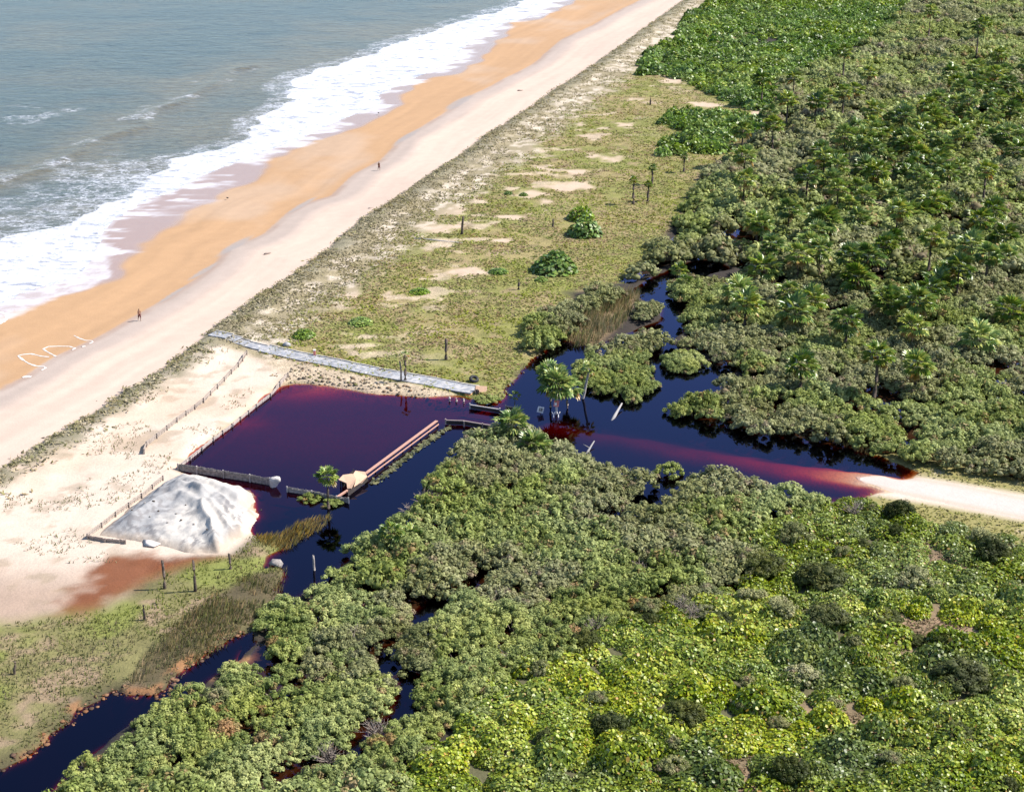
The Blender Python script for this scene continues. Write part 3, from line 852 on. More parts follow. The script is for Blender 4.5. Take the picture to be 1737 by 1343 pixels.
DARKG = [(0.135, 0.215, 0.030), (0.19, 0.275, 0.042), (0.085, 0.14, 0.024), (0.25, 0.29, 0.055)]
DARKG_W = [5, 3, 3, 0.6]
OLIVE = [(0.060, 0.075, 0.018), (0.080, 0.090, 0.022), (0.045, 0.055, 0.016)]

def dome_knobs(R, Hh, nk, rng, kr):
    pts = []
    tries = 0
    while len(pts) < nk and tries < 4000:
        tries += 1
        a = rng.random() * 2 * math.pi
        rr = math.sqrt(rng.random())
        el = 1 - rr ** 2
        p = np.array([math.cos(a) * rr * R, math.sin(a) * rr * R, Hh * (0.36 + 0.64 * el ** 0.6) * (0.74 + 0.5 * rng.random())])
        if all(np.linalg.norm(p - q) > kr * 1.05 for q in pts): pts.append(p)
    return np.array(pts)

def shrub_arrays(seed, R=1.7, Hh=1.9, nk=24, kr=0.5, nl=46, ls=0.16, pal=MANG, pw=MANG_W, aspect=1.7, core=True):
    rng = np.random.default_rng(seed)
    L = Leaves()
    K = dome_knobs(R, Hh, nk, rng, kr)
    m = len(K)
    r = kr * (0.75 + 0.6 * rng.random(m))
    kc = palette(pal, pw, m, rng, 0.12)
    if core:
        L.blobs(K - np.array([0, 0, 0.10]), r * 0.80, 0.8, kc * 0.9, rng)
    d = unit(rng.normal(size=(m * nl, 3)))
    d[:, 2] = np.abs(d[:, 2]) * 1.1 - 0.35 * rng.random(m * nl)
    d = unit(d)
    ki = np.repeat(np.arange(m), nl)
    c = K[ki] + d * (r[ki] * (0.86 + 0.26 * rng.random(m * nl)))[:, None] * np.array([1, 1, 0.86])
    nrm = unit(d + 0.36 * rng.normal(size=d.shape) + np.array([0, 0, 0.3]))
    col = kc[ki] * (1 + 0.22 * (rng.random((m * nl, 1)) - 0.5) * 2)
    L.diamonds(c, nrm, ls * (0.7 + 0.6 * rng.random(m * nl)), col, rng, aspect)
    return L.arrays(), K

def broad_arrays(seed, R=1.6, Hh=0.9, nl=230, ls=0.34, pal=LIME, pw=LIME_W, n=6, spread=0.6, floorl=0.15):
    rng = np.random.default_rng(seed)
    L = Leaves()
    a = rng.random(nl) * 2 * math.pi
    rr = np.sqrt(rng.random(nl))
    lump = 0.78 + 0.5 * vnoise(np.cos(a) * rr * 3 + seed * 3.1, np.sin(a) * rr * 3, seed)
    zz = Hh * (1 - rr ** 2.4) * lump * (1 - spread * 0.5 * rng.random(nl) ** 2) + floorl * rng.random(nl)
    c = np.stack([np.cos(a) * rr * R, np.sin(a) * rr * R, zz], -1)
    up = np.stack([np.cos(a) * rr * 0.7, np.sin(a) * rr * 0.7, np.full(nl, 0.85)], -1)
    nrm = unit(up + 0.42 * rng.normal(size=(nl, 3)))
    col = palette(pal, pw, nl, rng, 0.25)
    L.discs(c, nrm, ls * (0.65 + 0.7 * rng.random(nl)), col, rng, n)
    # lower leaf layer so that the ground does not show through everywhere
    m = int(nl * 0.45)
    a = rng.random(m) * 2 * math.pi
    rr = np.sqrt(rng.random(m)) * 0.92
    c = np.stack([np.cos(a) * rr * R, np.sin(a) * rr * R, Hh * 0.55 * (1 - rr ** 2.4) + 0.05], -1)
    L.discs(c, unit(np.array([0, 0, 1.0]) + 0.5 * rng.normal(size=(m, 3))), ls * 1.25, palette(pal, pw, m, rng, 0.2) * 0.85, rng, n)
    return L.arrays()

def stems_mesh(seed, R, Hh, n=5):
    rng = random.Random(seed)
    b = MB()
    for k in range(n):
        a = 2 * math.pi * (k + rng.random() * 0.6) / n
        r = R * rng.uniform(0.35, 0.75)
        b.tube([(0.12 * math.cos(a), 0.12 * math.sin(a), -0.25), (r * 0.45 * math.cos(a), r * 0.45 * math.sin(a), Hh * 0.35), (r * math.cos(a), r * math.sin(a), Hh * 0.75)], [0.07, 0.05, 0.025], 5, False)
    return b.mesh("trunk", M_BARK, True)

def plant_proto(name, arrs, mat, stem=None):
    V, F, K = arrs
    cr = mesh_np("crown", V, F, mat, K)
    return cr, stem

def place_plant(name, cr, st, x, y, z, rz, sc, label, cat, group):
    t = empty(name, (x, y, z), rz)
    t.scale = sc
    tag(t, label, cat, group)
    link("crown", cr, t)
    if st is not None: link("trunk", st, t)
    return t

def scatter(poly, step, rng, jitter=0.42, margin=0.0):
    lo_, hi_ = poly.min(0), poly.max(0)
    ys = np.arange(lo_[1], hi_[1] + step, step * 0.87)
    out = []
    for j, yy in enumerate(ys):
        xs = np.arange(lo_[0] + (j % 2) * step / 2, hi_[0] + step, step)
        out.append(np.stack([xs, np.full(len(xs), yy)], -1))
    P = np.concatenate(out)
    P = P + (rng.random(P.shape) - 0.5) * 2 * jitter * step
    d = sdist(poly, P[:, 0], P[:, 1])
    return P[d > margin]

def in_view(P, mx=60):
    """points near the photograph's frame"""
    v = (CAM_H / CP) / (P[:, 1] / 3048 * 1 + 0) if False else 3048 / (P[:, 1] * CP / CAM_H + SP)
    px = P[:, 0] * v * CP / CAM_H + 868.5
    py = v - 419.5
    return (px > -mx) & (px < 1737 + mx) & (py > -mx) & (py < 1343 + mx), px, py, v

def join_copies(arr_list, P, z, rot, sc, pick, tint=None):
    """many copies baked into one mesh"""
    Vs, Fs, Ks, n = [], [], [], 0
    for a in range(len(arr_list)):
        idx = np.where(pick == a)[0]
        if len(idx) == 0: continue
        V, F, K = arr_list[a]
        c, s = np.cos(rot[idx])[:, None], np.sin(rot[idx])[:, None]
        sx = sc[idx]
        x = (V[None, :, 0] * c - V[None, :, 1] * s) * sx[:, :1] + P[idx, 0][:, None]
        y = (V[None, :, 0] * s + V[None, :, 1] * c) * sx[:, :1] + P[idx, 1][:, None]
        zz = V[None, :, 2] * sx[:, 1:2] + z[idx][:, None]
        Vs.append(np.stack([x, y, zz], -1).reshape(-1, 3))
        Fs.append((F[None] + (np.arange(len(idx)) * len(V))[:, None, None]).reshape(-1, 3) + n)
        k = np.repeat(K[None], len(idx), 0)
        if tint is not None: k = k * tint[idx][:, None, :]
        Ks.append(k.reshape(-1, 3))
        n += len(idx) * len(V)
    return np.concatenate(Vs), np.concatenate(Fs), np.concatenate(Ks)

# ------------------------------------------------------------------ mangrove shrubs
rng = np.random.default_rng(5)
mang_hi = []
for k in range(10):
    R, Hh = [(1.6, 1.25), (1.4, 1.1), (1.9, 1.4), (1.2, 1.0), (1.7, 1.15), (1.4, 1.35), (2.0, 1.25), (1.3, 1.2), (1.6, 1.15), (1.2, 1.05)][k]
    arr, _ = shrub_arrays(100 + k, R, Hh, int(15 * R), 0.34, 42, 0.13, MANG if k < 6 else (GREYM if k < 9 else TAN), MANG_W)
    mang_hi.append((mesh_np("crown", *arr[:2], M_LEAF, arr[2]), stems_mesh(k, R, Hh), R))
def avoid_water(P, margin):
    ok = np.ones(len(P), bool)
    for c in CH:
        ok &= sdist(c, P[:, 0], P[:, 1]) < -margin * 0.25
    ok &= sdist(CREEK, P[:, 0], P[:, 1]) < -margin * 0.6
    return ok
pts = []
Pm = scatter(MF, 1.95, rng, 0.42, 0.25)
Pm = Pm[avoid_water(Pm, 1.6)]
thin = fbm(Pm[:, 0], Pm[:, 1], 7, 400)
Pm = Pm[(thin > 0.36) | (rng.random(len(Pm)) < 0.4)]
pts += [(p, 'front') for p in Pm]
for q, I in enumerate(ISLES):
    pts += [(p, 'isle') for p in scatter(I, 1.7, rng, 0.35, 0.5)]
pts += [(p, 'shore') for p in scatter(SHORE_BUSH, 2.3, rng, 0.4)]
Pb = scatter(MB_, 2.5, rng, 0.42, 0.9)
farb = Pb[:, 1] > 235
Pb = Pb[~farb | (rng.random(len(Pb)) < 0.62)]
dlb = sdist(LAGOON, Pb[:, 0], Pb[:, 1])
Pb = Pb[(dlb < 0.5)]
thin = fbm(Pb[:, 0], Pb[:, 1], 9, 401)
Pb = Pb[(thin > 0.36) | (rng.random(len(Pb)) < 0.35)]
pts += [(p, 'back') for p in Pb]
XY = np.array([p[0] for p in pts])
zone = np.array([p[1] for p in pts])
vis, px, py, v = in_view(XY, 70)
XY, zone, px, py, v = XY[vis], zone[vis], px[vis], py[vis], v[vis]
front_first = v + np.where(zone == 'isle', 400, 0) + np.where(zone == 'shore', 200, 0) - np.where((py > 1350) | (px < 5) | (px > 1732), 900, 0)
order = np.argsort(-front_first)
hero = order[:300]
rest = order[300:]
HZ = height(XY[:, 0], XY[:, 1])
MARKS = [(805, 755, "the broken rail fence"), (890, 765, "the bushy palms at the lagoon end of the track"), (1000, 790, "the forked pale branch"), (1135, 815, "the lone round mangrove by the road"), (1300, 850, "the near edge of the flooded road"),
 (740, 830, "the half-drowned grey shrub"), (664, 900, "the small palm on the near shore"), (560, 960, "the grey shore post"), (470, 1030, "the end of the reed bed"), (800, 975, "the upper end of the dark channel"), (735, 1050, "the middle of the dark channel"),
 (690, 1170, "the lower dark channel"), (600, 1110, "the short side pool left of the dark channel"), (560, 1250, "the last bend of the dark channel"), (420, 1130, "the orange bank of the creek"), (330, 1210, "the creek bend"), (220, 1290, "the widest part of the creek"), (130, 1335, "the bottom left corner by the creek"),
 (420, 1310, "the bottom edge of the picture below the creek bend"), (570, 1170, "the thicket left of the lower channel"), (500, 1120, "the thicket between creek and channel"), (620, 1000, "the thicket below the shore post"), (900, 880, "the bare brown shrub below the road"), (1000, 960, "the grey thicket's centre"), (1160, 900, "the dark gap below the lone mangrove"), (1200, 970, "the two dark olive shrubs"), (920, 1040, "the grey thicket right of the straw tufts"), (820, 1130, "the thicket right of the lower channel"), (760, 1260, "the first lime bushes at the bottom"),
 (1040, 625, "the largest islet"), (1165, 610, "the small islet right of the channel"), (1095, 530, "the islet beside the blue pool"), (1150, 490, "the yellow-green palm by the pool"), (1110, 580, "the narrow strait between the islets"), (930, 560, "the tan reed bed"), (1020, 505, "the upper end of the tan reed bed"), (1250, 700, "the far bank of the flooded road"), (1420, 740, "the straw tufts across the road"), (1620, 780, "the upper road verge"),
 (1500, 880, "the verge below the road"), (1660, 930, "the right end of the lower verge"), (1400, 985, "the olive dome"), (1600, 1070, "the bare brown clearing"), (1690, 1030, "the brightest lime patch at right"), (1500, 1010, "the lime slope between olive dome and clearing"), (1625, 1180, "the flat-topped olive shrub"), (1440, 1235, "the lower brown patch"), (1260, 1300, "the small brown patch at the bottom"), (1350, 1100, "the sunny lime centre of the scrub"), (1500, 1150, "the lime scrub below the clearing"), (1150, 1130, "the left end of the lime scrub"), (1000, 1200, "the lime scrub beside the grey mangroves"), (900, 1300, "the bottom edge left of the small brown patch"), (1100, 1290, "the lime scrub at the bottom middle"), (1600, 1290, "the bottom right corner"), (1700, 1130, "the right edge below the lime patch"), (1390, 890, "the dark bushes where road meets water")]
def name_by_marks(ix, PX, PY, SIZE, what, gname, MARKS=MARKS):
    """a label for every plant, from the landmark it grows nearest to and its place among its neighbours there"""
    own = {}
    for j in ix:
        k = min(range(len(MARKS)), key=lambda q: (MARKS[q][0] - PX[j]) ** 2 + (1.6 * (MARKS[q][1] - PY[j])) ** 2)
        own.setdefault(k, []).append(j)
    out = {}
    for k, mem in own.items():
        mk = MARKS[k][2]
        left = list(mem)
        picks = [("leftmost", lambda j: PX[j]), ("rightmost", lambda j: -PX[j]), ("farthest", lambda j: PY[j]), ("nearest", lambda j: -PY[j]), ("largest", lambda j: -SIZE[j]), ("smallest", lambda j: SIZE[j])]
        if len(mem) == 1: picks = [("only", lambda j: 0)]
        for word, key in picks:
            if not left: break
            j = min(left, key=key)
            left.remove(j)
            out[j] = (f"{word} {what} by {mk}" if word == "only" else f"{word} {what} of those by {mk}", f"{gname} by {mk}")
        for j in left:
            out[j] = (f"{what} massed among others by {mk}", f"{gname} by {mk}")
    return out
greyness = fbm(XY[:, 0], XY[:, 1], 10, 402) + 0.5 * sst(900, 1250, px) * (zone == 'front')
hsize = rng.uniform(0.78, 1.12, len(XY)) * np.where((zone == 'isle') | (zone == 'shore'), 0.85, 1)
m_names = name_by_marks(hero, px, py, hsize, 'mangrove shrub', 'mangrove shrubs')
for j in hero:
    x, y = XY[j]
    k = int(rng.integers(0, 6)) if greyness[j] < 0.62 else int(rng.integers(6, 9))
    if zone[j] == 'front' and rng.random() < 0.05: k = 9
    cr, st, R = mang_hi[k]
    s = float(hsize[j])
    lab, grp = m_names[j]
    place_plant("mangrove_shrub", cr, st, x, y, max(HZ[j], -0.12), rng.random() * 6.28, (s, s, s * float(rng.uniform(0.85, 1.15))), lab, "shrub", grp)
# the rest of the mangrove scrub, farther off, as one mass
lod = []
for k in range(20):
    R = 1.5 + 0.1 * (k % 5)
    if k < 10: arr, _ = shrub_arrays(200 + k, R * 1.35, 1.7 + 0.12 * (k % 4), 13, 0.78, 14, 0.38, GREYM if k % 10 > 5 else MANG, MANG_W, 1.3)
    else: arr, _ = shrub_arrays(200 + k, R, 1.25 + 0.1 * (k % 4), 20, 0.40, 24, 0.19, GREYM if k % 10 > 5 else MANG, MANG_W, 1.5)
    lod.append(arr)
pk = np.where(fbm(XY[rest, 0], XY[rest, 1], 14, 403) < 0.52, rng.integers(0, 6, len(rest)), rng.integers(6, 10, len(rest)))
pk = pk + 10 * (v[rest] > 900)
s = rng.uniform(0.8, 1.25, (len(rest), 1))
sc = np.c_[s, s * rng.uniform(0.85, 1.2, (len(rest), 1))]
tn = (1 + 0.25 * (rng.random((len(rest), 1)) - 0.5)) * np.array([1, 1, 1])
Vj, Fj, Kj = join_copies(lod, XY[rest], np.maximum(HZ[rest], -0.1), rng.random(len(rest)) * 6.28, sc, pk, tn)
tag(link("mangrove_scrub", mesh_np("mangrove_scrub", Vj, Fj, M_LEAF, Kj)), "grey-green mangrove scrub spreading to the far right behind the road", None, None, "stuff")
N_SCRUB = len(rest)

# leafless grey-brown shrubs in the thicket
def twig_mesh(seed):
    r = random.Random(seed)
    b = MB()
    for k in range(34):
        a, e = r.uniform(0, 6.28), r.uniform(0.35, 1.35)
        l = r.uniform(0.8, 1.5)
        d = Vector((math.cos(a) * math.cos(e), math.sin(a) * math.cos(e), math.sin(e)))
        p0 = Vector((r.uniform(-.15, .15), r.uniform(-.15, .15), -0.1))
        m_ = p0 + d * l * 0.55
        b.tube([p0, m_, p0 + d * l + Vector((r.uniform(-.2, .2), r.uniform(-.2, .2), 0))], [0.035, 0.022, 0.008], 4, False)
        for q in range(3):
            t_ = m_ + d * l * 0.15 * q
            b.tube([t_, t_ + Vector((r.uniform(-.45, .45), r.uniform(-.45, .45), r.uniform(0.05, .35)))], [0.016, 0.006], 3, False)
    return b.mesh("twigs", M_TWIG, False)
TW = [twig_mesh(k) for k in range(3)]
for i, (bx, by, lab) in enumerate([(720, 845, "leafless brown shrub on the near shore at the lower end of the lagoon channel"), (742, 838, "leafless brown shrub right of its twin on the near lagoon shore"), (700, 868, "low leafless shrub on the near shore below the brown pair"), (775, 800, "leafless grey shrub beside the half-drowned shrub on the near shore"), (925, 870, "bare brown shrub in the thicket below the flooded road"), (1085, 965, "bare greyish shrub in the middle of the grey mangroves"), (1175, 1045, "pale bare shrub where the grey mangroves end"), (1155, 1030, "bare twiggy shrub left of the pale bare one"), (1010, 1060, "bare shrub among the last grey mangroves"), (860, 1120, "bare shrub right of the dark channel"), (640, 1235, "leafless shrub at the lowest bend of the dark channel"), (560, 1280, "leafless shrub at the bottom left of the dark channel"), (600, 1080, "bare brown shrub left of the dark channel"), (1230, 870, "grey bare shrub at the near edge of the flooded road"), (1450, 868, "grey bare shrub below the point where the road leaves the water"), (850, 1010, "bare shrub near the straw tufts by the dark channel")]):
    x, y = G(bx, by, 0.8)
    t = link("bare_shrub", TW[i % 3], None, (x, y, max(hz(x, y), -0.1) + 0.35))
    t.rotation_euler = (0, 0, i * 1.7)
    t.scale = (1.25, 1.25, 1.15)
    tag(t, lab, "shrub")

# ------------------------------------------------------------------ lime broadleaf scrub, lower right, and the deep green one at the top
broad = []
for k in range(8):
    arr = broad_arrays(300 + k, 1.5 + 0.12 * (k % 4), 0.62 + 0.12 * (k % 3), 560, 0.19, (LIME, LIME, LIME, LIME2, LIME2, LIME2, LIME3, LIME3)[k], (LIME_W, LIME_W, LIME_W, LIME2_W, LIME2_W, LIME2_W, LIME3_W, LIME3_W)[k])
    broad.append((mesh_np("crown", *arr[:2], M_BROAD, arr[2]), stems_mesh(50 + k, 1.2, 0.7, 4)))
Pl = scatter(BL, 2.3, rng, 0.42)
ok = np.ones(len(Pl), bool)
for b in BARE:
    ok &= sdist(b, Pl[:, 0], Pl[:, 1]) + 1.6 * (rng.random(len(Pl)) - 0.5) < -0.7
Pl = Pl[ok]

vis, px, py, v = in_view(Pl, 70)
Pl, px, py, v = Pl[vis], px[vis], py[vis], v[vis]
o_ = np.argsort(-(v - np.where(py > 1340, 800, 0)))
HL = height(Pl[:, 0], Pl[:, 1])
tone = fbm(Pl[:, 0], Pl[:, 1], 9, 420)
bsize = rng.uniform(0.72, 1.35, len(Pl))
b_names = name_by_marks(o_[:295], px, py, bsize, 'broadleaf bush', 'broadleaf bushes')
n_b = 0
for j in o_[:295]:
    k = int(rng.integers(3, 6)) if tone[j] > 0.53 else (int(rng.integers(0, 3)) if tone[j] > 0.42 and py[j] > 960 else int(rng.integers(6, 8)))
    cr, st = broad[k]
    s = float(bsize[j])
    lab, grp = b_names[j]
    place_plant("broadleaf_bush", cr, st, Pl[j, 0], Pl[j, 1], HL[j], rng.random() * 6.28, (s, s, s * float(rng.uniform(0.65, 1.6))), lab, "bush", grp)
# far broadleaf scrub as masses
lod = [broad_arrays(340 + k, 1.7, 1.0, 100, 0.42, DARKG, DARKG_W, 5) for k in range(6)]
Pd = [scatter(GT, 2.3, rng, 0.45)] + [scatter(g, 2.2, rng, 0.42) for g in GT2]
Pd = np.concatenate(Pd)
dE = np.max([sdist(g_, Pd[:, 0], Pd[:, 1]) for g_ in [GT] + GT2], axis=0)
nE = fbm(Pd[:, 0], Pd[:, 1], 10, 430)
kE = (dE + 14 * (nE - 0.42) > 1.0) & ((fbm(Pd[:, 0], Pd[:, 1], 22, 431) > 0.36) | (rng.random(len(Pd)) < 0.4))
Pd = Pd[kE]
m = len(Pd)
s = rng.uniform(0.65, 1.45, (m, 1))
Vj, Fj, Kj = join_copies(lod, Pd, height(Pd[:, 0], Pd[:, 1]), rng.random(m) * 6.28, np.c_[s, s * rng.uniform(0.8, 1.5, (m, 1))], rng.integers(0, 6, m), (1 + 0.5 * (rng.random((m, 1)) - 0.5)) * (np.ones((1, 3)) + np.array([[0.5, 0.28, 0.1]]) * sst(0.45, 0.7, fbm(Pd[:, 0], Pd[:, 1], 18, 432))[:, None]))
tag(link("dune_scrub", mesh_np("dune_scrub", Vj, Fj, M_BROAD, Kj)), "deep green broadleaf scrub behind the dune at the top of the beach", None, None, "stuff")
if len(o_) > 295:
    r_ = o_[295:]
    lod2 = [broad_arrays(360 + k, 1.6, 0.8, 330, 0.20, LIME3 if k == 3 else LIME, LIME3_W if k == 3 else LIME_W, 5) for k in range(4)]
    m = len(r_)
    s = rng.uniform(0.85, 1.2, (m, 1))
    Vj, Fj, Kj = join_copies(lod2, Pl[r_], HL[r_], rng.random(m) * 6.28, np.c_[s, s], rng.integers(0, 4, m))
    tag(link("broadleaf_scrub", mesh_np("broadleaf_scrub", Vj, Fj, M_BROAD, Kj)), "lime broadleaf scrub filling the lower right between the bushes", None, None, "stuff")

# single bushes that stand out
dark_cr = []
for k in range(3):
    arr = broad_arrays(500 + k, 1.5, 1.25, 330, 0.26, DARKG, DARKG_W, 5, 0.9)
    dark_cr.append((mesh_np("crown", *arr[:2], M_BROAD, arr[2]), stems_mesh(80 + k, 1.1, 0.9, 4)))
def bush(name, px, py, wpx, protos, k, label, group=None, hs=1.0, R0=1.5):
    x, y = G(px, py)
    s = (wpx / 2) * CAM_H / (CP * (py + 419.5)) / R0
    place_plant(name, *protos[k][:2], x, y, hz(x, y), k * 2.1 + px, (s, s, s * hs), label, "bush", group)
bush("dune_bush", 940, 463, 80, dark_cr, 0, "large dark green glossy bush alone in the meadow left of the reed bed", None, 0.9)
bush("dune_bush", 992, 402, 62, dark_cr, 1, "dark green bush farther up the meadow behind the largest glossy bush")
bush("dune_bush", 985, 375, 48, dark_cr, 2, "dark green bush at the top of the pair in the middle meadow")
bush("dune_bush", 612, 552, 44, dark_cr, 1, "low green bush in the meadow behind the grey path", None, 0.5)
bush("dune_bush", 516, 575, 40, dark_cr, 2, "green bush at the dune edge where the grey path begins", None, 0.6)
bush("dune_bush", 845, 466, 34, dark_cr, 2, "grey-green low bush left of the large glossy bush", None, 0.5)
bush("dune_bush", 712, 500, 36, dark_cr, 0, "small low bush beside the pale sand patch in the meadow", None, 0.4)
bush("dune_bush", 888, 335, 16, dark_cr, 0, "tiny dark bush on the sand blowout, right of its twin", None, 0.7)
bush("dune_bush", 862, 333, 16, dark_cr, 1, "tiny dark bush on the sand blowout, left of its twin", None, 0.7)
bush("dune_bush", 918, 480, 24, dark_cr, 1, "small dark bush just below the large glossy bush", None, 0.6)
oli = []
for k in range(2):
    arr, _ = shrub_arrays(520 + k, 1.8, 1.5, 26, 0.5, 60, 0.12, OLIVE, [3, 2, 2], 2.0)
    oli.append((mesh_np("crown", *arr[:2], M_LEAF, arr[2]), stems_mesh(90 + k, 1.4, 1.2)))
bush("olive_shrub", 1395, 1000, 84, oli, 0, "dense dark olive dome-shaped shrub among lime leaves below the road", None, 0.9, 1.9)
bush("olive_shrub", 1290, 975, 76, oli, 1, "dark olive shrub overhanging the shaded gap beside grey mangroves", None, 0.9, 1.9)
bush("olive_shrub", 1625, 1165, 92, oli, 0, "flat-topped olive shrub with a dark shaded underside at right", None, 0.8, 1.9)
bush("olive_shrub", 1555, 1098, 34, oli, 1, "small round olive shrub on the bare brown clearing", None, 0.9, 1.9)
bush("olive_shrub", 1500, 1065, 60, oli, 1, "dark olive shrub left of the bare brown clearing", None, 0.8, 1.9)

mix_xy = scatter(BL, 5.2, rng, 0.45)
vis, mpx, mpy, mv = in_view(mix_xy, 20)
mix_xy, mpx, mpy = mix_xy[vis], mpx[vis], mpy[vis]
okm = np.ones(len(mix_xy), bool)
for b_ in BARE: okm &= sdist(b_, mix_xy[:, 0], mix_xy[:, 1]) < -1.0
okm &= rng.random(len(mix_xy)) < 0.62
mix_xy, mpx, mpy = mix_xy[okm], mpx[okm], mpy[okm]
msz = rng.uniform(0.45, 0.95, len(mix_xy))
o_names = name_by_marks(range(len(mix_xy)), mpx, mpy, msz, 'greyer fine-leaved shrub', 'fine-leaved shrubs', MARKS)
for i, p_ in enumerate(mix_xy):
    q_ = float(msz[i])
    if rng.random() < 0.45: pr__ = oli[i % 2]
    else: pr__ = mang_hi[6 + i % 3][:2]
    place_plant("fine_leaved_shrub", pr__[0], pr__[1], p_[0], p_[1], hz(*p_) + 0.1, float(rng.random() * 6), (q_, q_, q_ * float(rng.uniform(0.9, 1.4))), o_names[i][0], "shrub", o_names[i][1])

# ------------------------------------------------------------------ palms
def frond_arrays(seed, L=1.35, n=9):
    """fan frond: stalk and a blade of pointed segments, growing along +X and drooping"""
    rng = np.random.default_rng(seed)
    Q = Leaves()
    st = np.array([[0, 0.02, 0], [0, -0.02, 0], [L * 0.45, -0.012, 0.05], [L * 0.45, 0.012, 0.05]])
    Q.put(st, np.array([[0, 1, 2], [0, 2, 3]]), np.tile([[0.12, 0.13, 0.05]], (4, 1)))
    hub = np.array([L * 0.45, 0, 0.05])
    for k in range(n):
        a = (k / (n - 1) - 0.5) * 2.3
        l = L * 0.62 * (0.85 + 0.15 * math.cos(a)) * (0.9 + 0.2 * rng.random())
        d = np.array([math.cos(a), math.sin(a), 0])
        s = np.array([-math.sin(a), math.cos(a), 0])
        mid = hub + d * l * 0.55 + np.array([0, 0, 0.06 - 0.05 * rng.random()])
        tip = hub + d * l + np.array([0, 0, -0.16 * l - 0.2 * rng.random() * l])
        wd = 0.125 * l / 0.8
        V = np.array([hub, mid + s * wd, tip, mid - s * wd])
        base = np.array([(0.110, 0.185, 0.032), (0.160, 0.245, 0.045), (0.26, 0.29, 0.06)][rng.integers(0, 3)])
        Q.put(V, np.array([[0, 1, 2], [0, 2, 3]]), np.tile(base[None] * (0.85 + 0.3 * rng.random()), (4, 1)))
    return Q.arrays()
FRONDS = [frond_arrays(600 + k) for k in range(4)]
FROND_DEAD = [(a[0] * np.array([0.9, 0.6, 1.0]), a[1], np.tile([[0.34, 0.23, 0.06]], (len(a[0]), 1))) for a in FRONDS[:2]]
FRM = [mesh_np("frond", a[0], a[1], M_PALM, a[2]) for a in FRONDS]
FRD = [mesh_np("frond", a[0], a[1], M_PALM, a[2]) for a in FROND_DEAD]
def frond_set(n, seed):
    r = random.Random(seed)
    out = []
    for k in range(n):
        t = k / (n - 1)
        pitch = math.radians(78 - 115 * t ** 0.8 + r.uniform(-8, 8))
        az = k * 2.39996 + r.uniform(-0.25, 0.25)
        out.append((Matrix.Rotation(az, 4, 'Z') @ Matrix.Rotation(-pitch, 4, 'Y') @ Matrix.Scale(r.uniform(0.85, 1.15), 4), r.randrange(4), k >= n - 3))
    return out
def crown_joined(n, seed, dead=True):
    Q = Leaves()
    for M, f, last in frond_set(n, seed):
        a = (FROND_DEAD[f % 2] if last and dead else FRONDS[f])
        V = np.c_[a[0], np.ones(len(a[0]))] @ np.array(M).T
        Q.put(V[:, :3], a[1], a[2])
    return Q.arrays()
PALM_CR = []
for k in range(5):
    a = crown_joined(20, 700 + k)
    PALM_CR.append(mesh_np("crown", a[0], a[1], M_PALM, a[2]))
def trunk_mesh(h, r, lean, mat, seed):
    rg = random.Random(seed)
    b = MB()
    pts, rad = [], []
    n = 7
    for i in range(n):
        t = i / (n - 1)
        pts.append((lean[0] * t + 0.06 * rg.uniform(-1, 1) * (0 < i < n - 1), lean[1] * t, -0.4 + (h + 0.4) * t))
        rad.append(r * (1.25 - 0.45 * t) if i else r * 1.45)
    b.tube(pts, rad, 8)
    return b.mesh("trunk", mat, True)
def palm(px, py, top, label, group=None, crown=1.0, k=0, fronds=0, mat=None, lean=(0, 0), r=0.14, name="palm_tree", sunk=0.0):
    """px,py: foot in the photograph; top: row of the crown's centre"""
    x, y = G(px, py, sunk)
    v = py + 419.5
    h = (py - top) * CAM_H / (CP * CP * v) + sunk
    z = hz(x, y)
    z = max(z, -0.3)
    t = empty(name, (x, y, z), random.uniform(0, 6.28) if lean == (0, 0) else 0)
    tag(t, label, "palm tree", group)
    link("trunk", trunk_mesh(h, r, lean, mat or M_BARK, int(px * 7 + py)), t)
    if fronds:
        for M, f, last in frond_set(fronds, int(px)):
            o = link("frond", (FRD[f % 2] if last else FRM[f]), t)
            o.matrix_local = Matrix.Translation((lean[0], lean[1], h)) @ M @ Matrix.Scale(crown, 4)
    else:
        c = link("crown", PALM_CR[k % 5], t, (lean[0], lean[1], h))
        c.scale = (crown,) * 3
        c.rotation_euler = (0, 0, random.uniform(0, 6.28))
    return t
palm(944, 700, 650, "tall fan palm standing in the floodwater behind the pink board", None, 1.7, 0, 26, M_PALEWOOD)
palm(934, 690, 634, "taller fan palm rising just left of the palm behind the pink board", None, 1.45, 1, 22, M_BARK)
palm(962, 692, 655, "shorter fan palm on the right of the flooded palm group", None, 1.5, 1, 22, M_BARK)
palm(987, 676, 622, "slender pale palm leaning right beside the islet", None, 0.75, 2, 14, M_PALEWOOD, (0.8, 0.0), 0.15)
palm(557, 862, 804, "slim fan palm standing in water beside the collapsed shelter", None, 0.95, 0, 20, M_DARKBARK)
palm(664, 946, 898, "small fan palm above the near shore thicket", None, 0.95, 3, 18, M_DARKBARK)
palm(699, 925, 905, "stunted fan palm right of the small palm on the near shore", None, 0.95, 3, 18, M_DARKBARK)
palm(871, 752, 718, "bushy fan palm at the shore end of the broken rail fence", None, 1.6, 0, 24, M_DARKBARK)
palm(905, 775, 755, "low dark fan palm right of the bushy palm at the shore", None, 1.6, 1, 24, M_DARKBARK)
palm(688, 651, 608, "thin dark palm with a sparse tuft beside the grey path", None, 0.5, 2, 8, M_DARKBARK, r=0.16)
palm(873, 690, 668, "small grey-green palm seedling by the sunken plank", None, 0.55, 2, 10, M_DARKBARK, r=0.06)
palm(1152, 480, 456, "yellow-green palm beside the blue channel pool", None, 1.0, 1, 20, M_PALEWOOD)
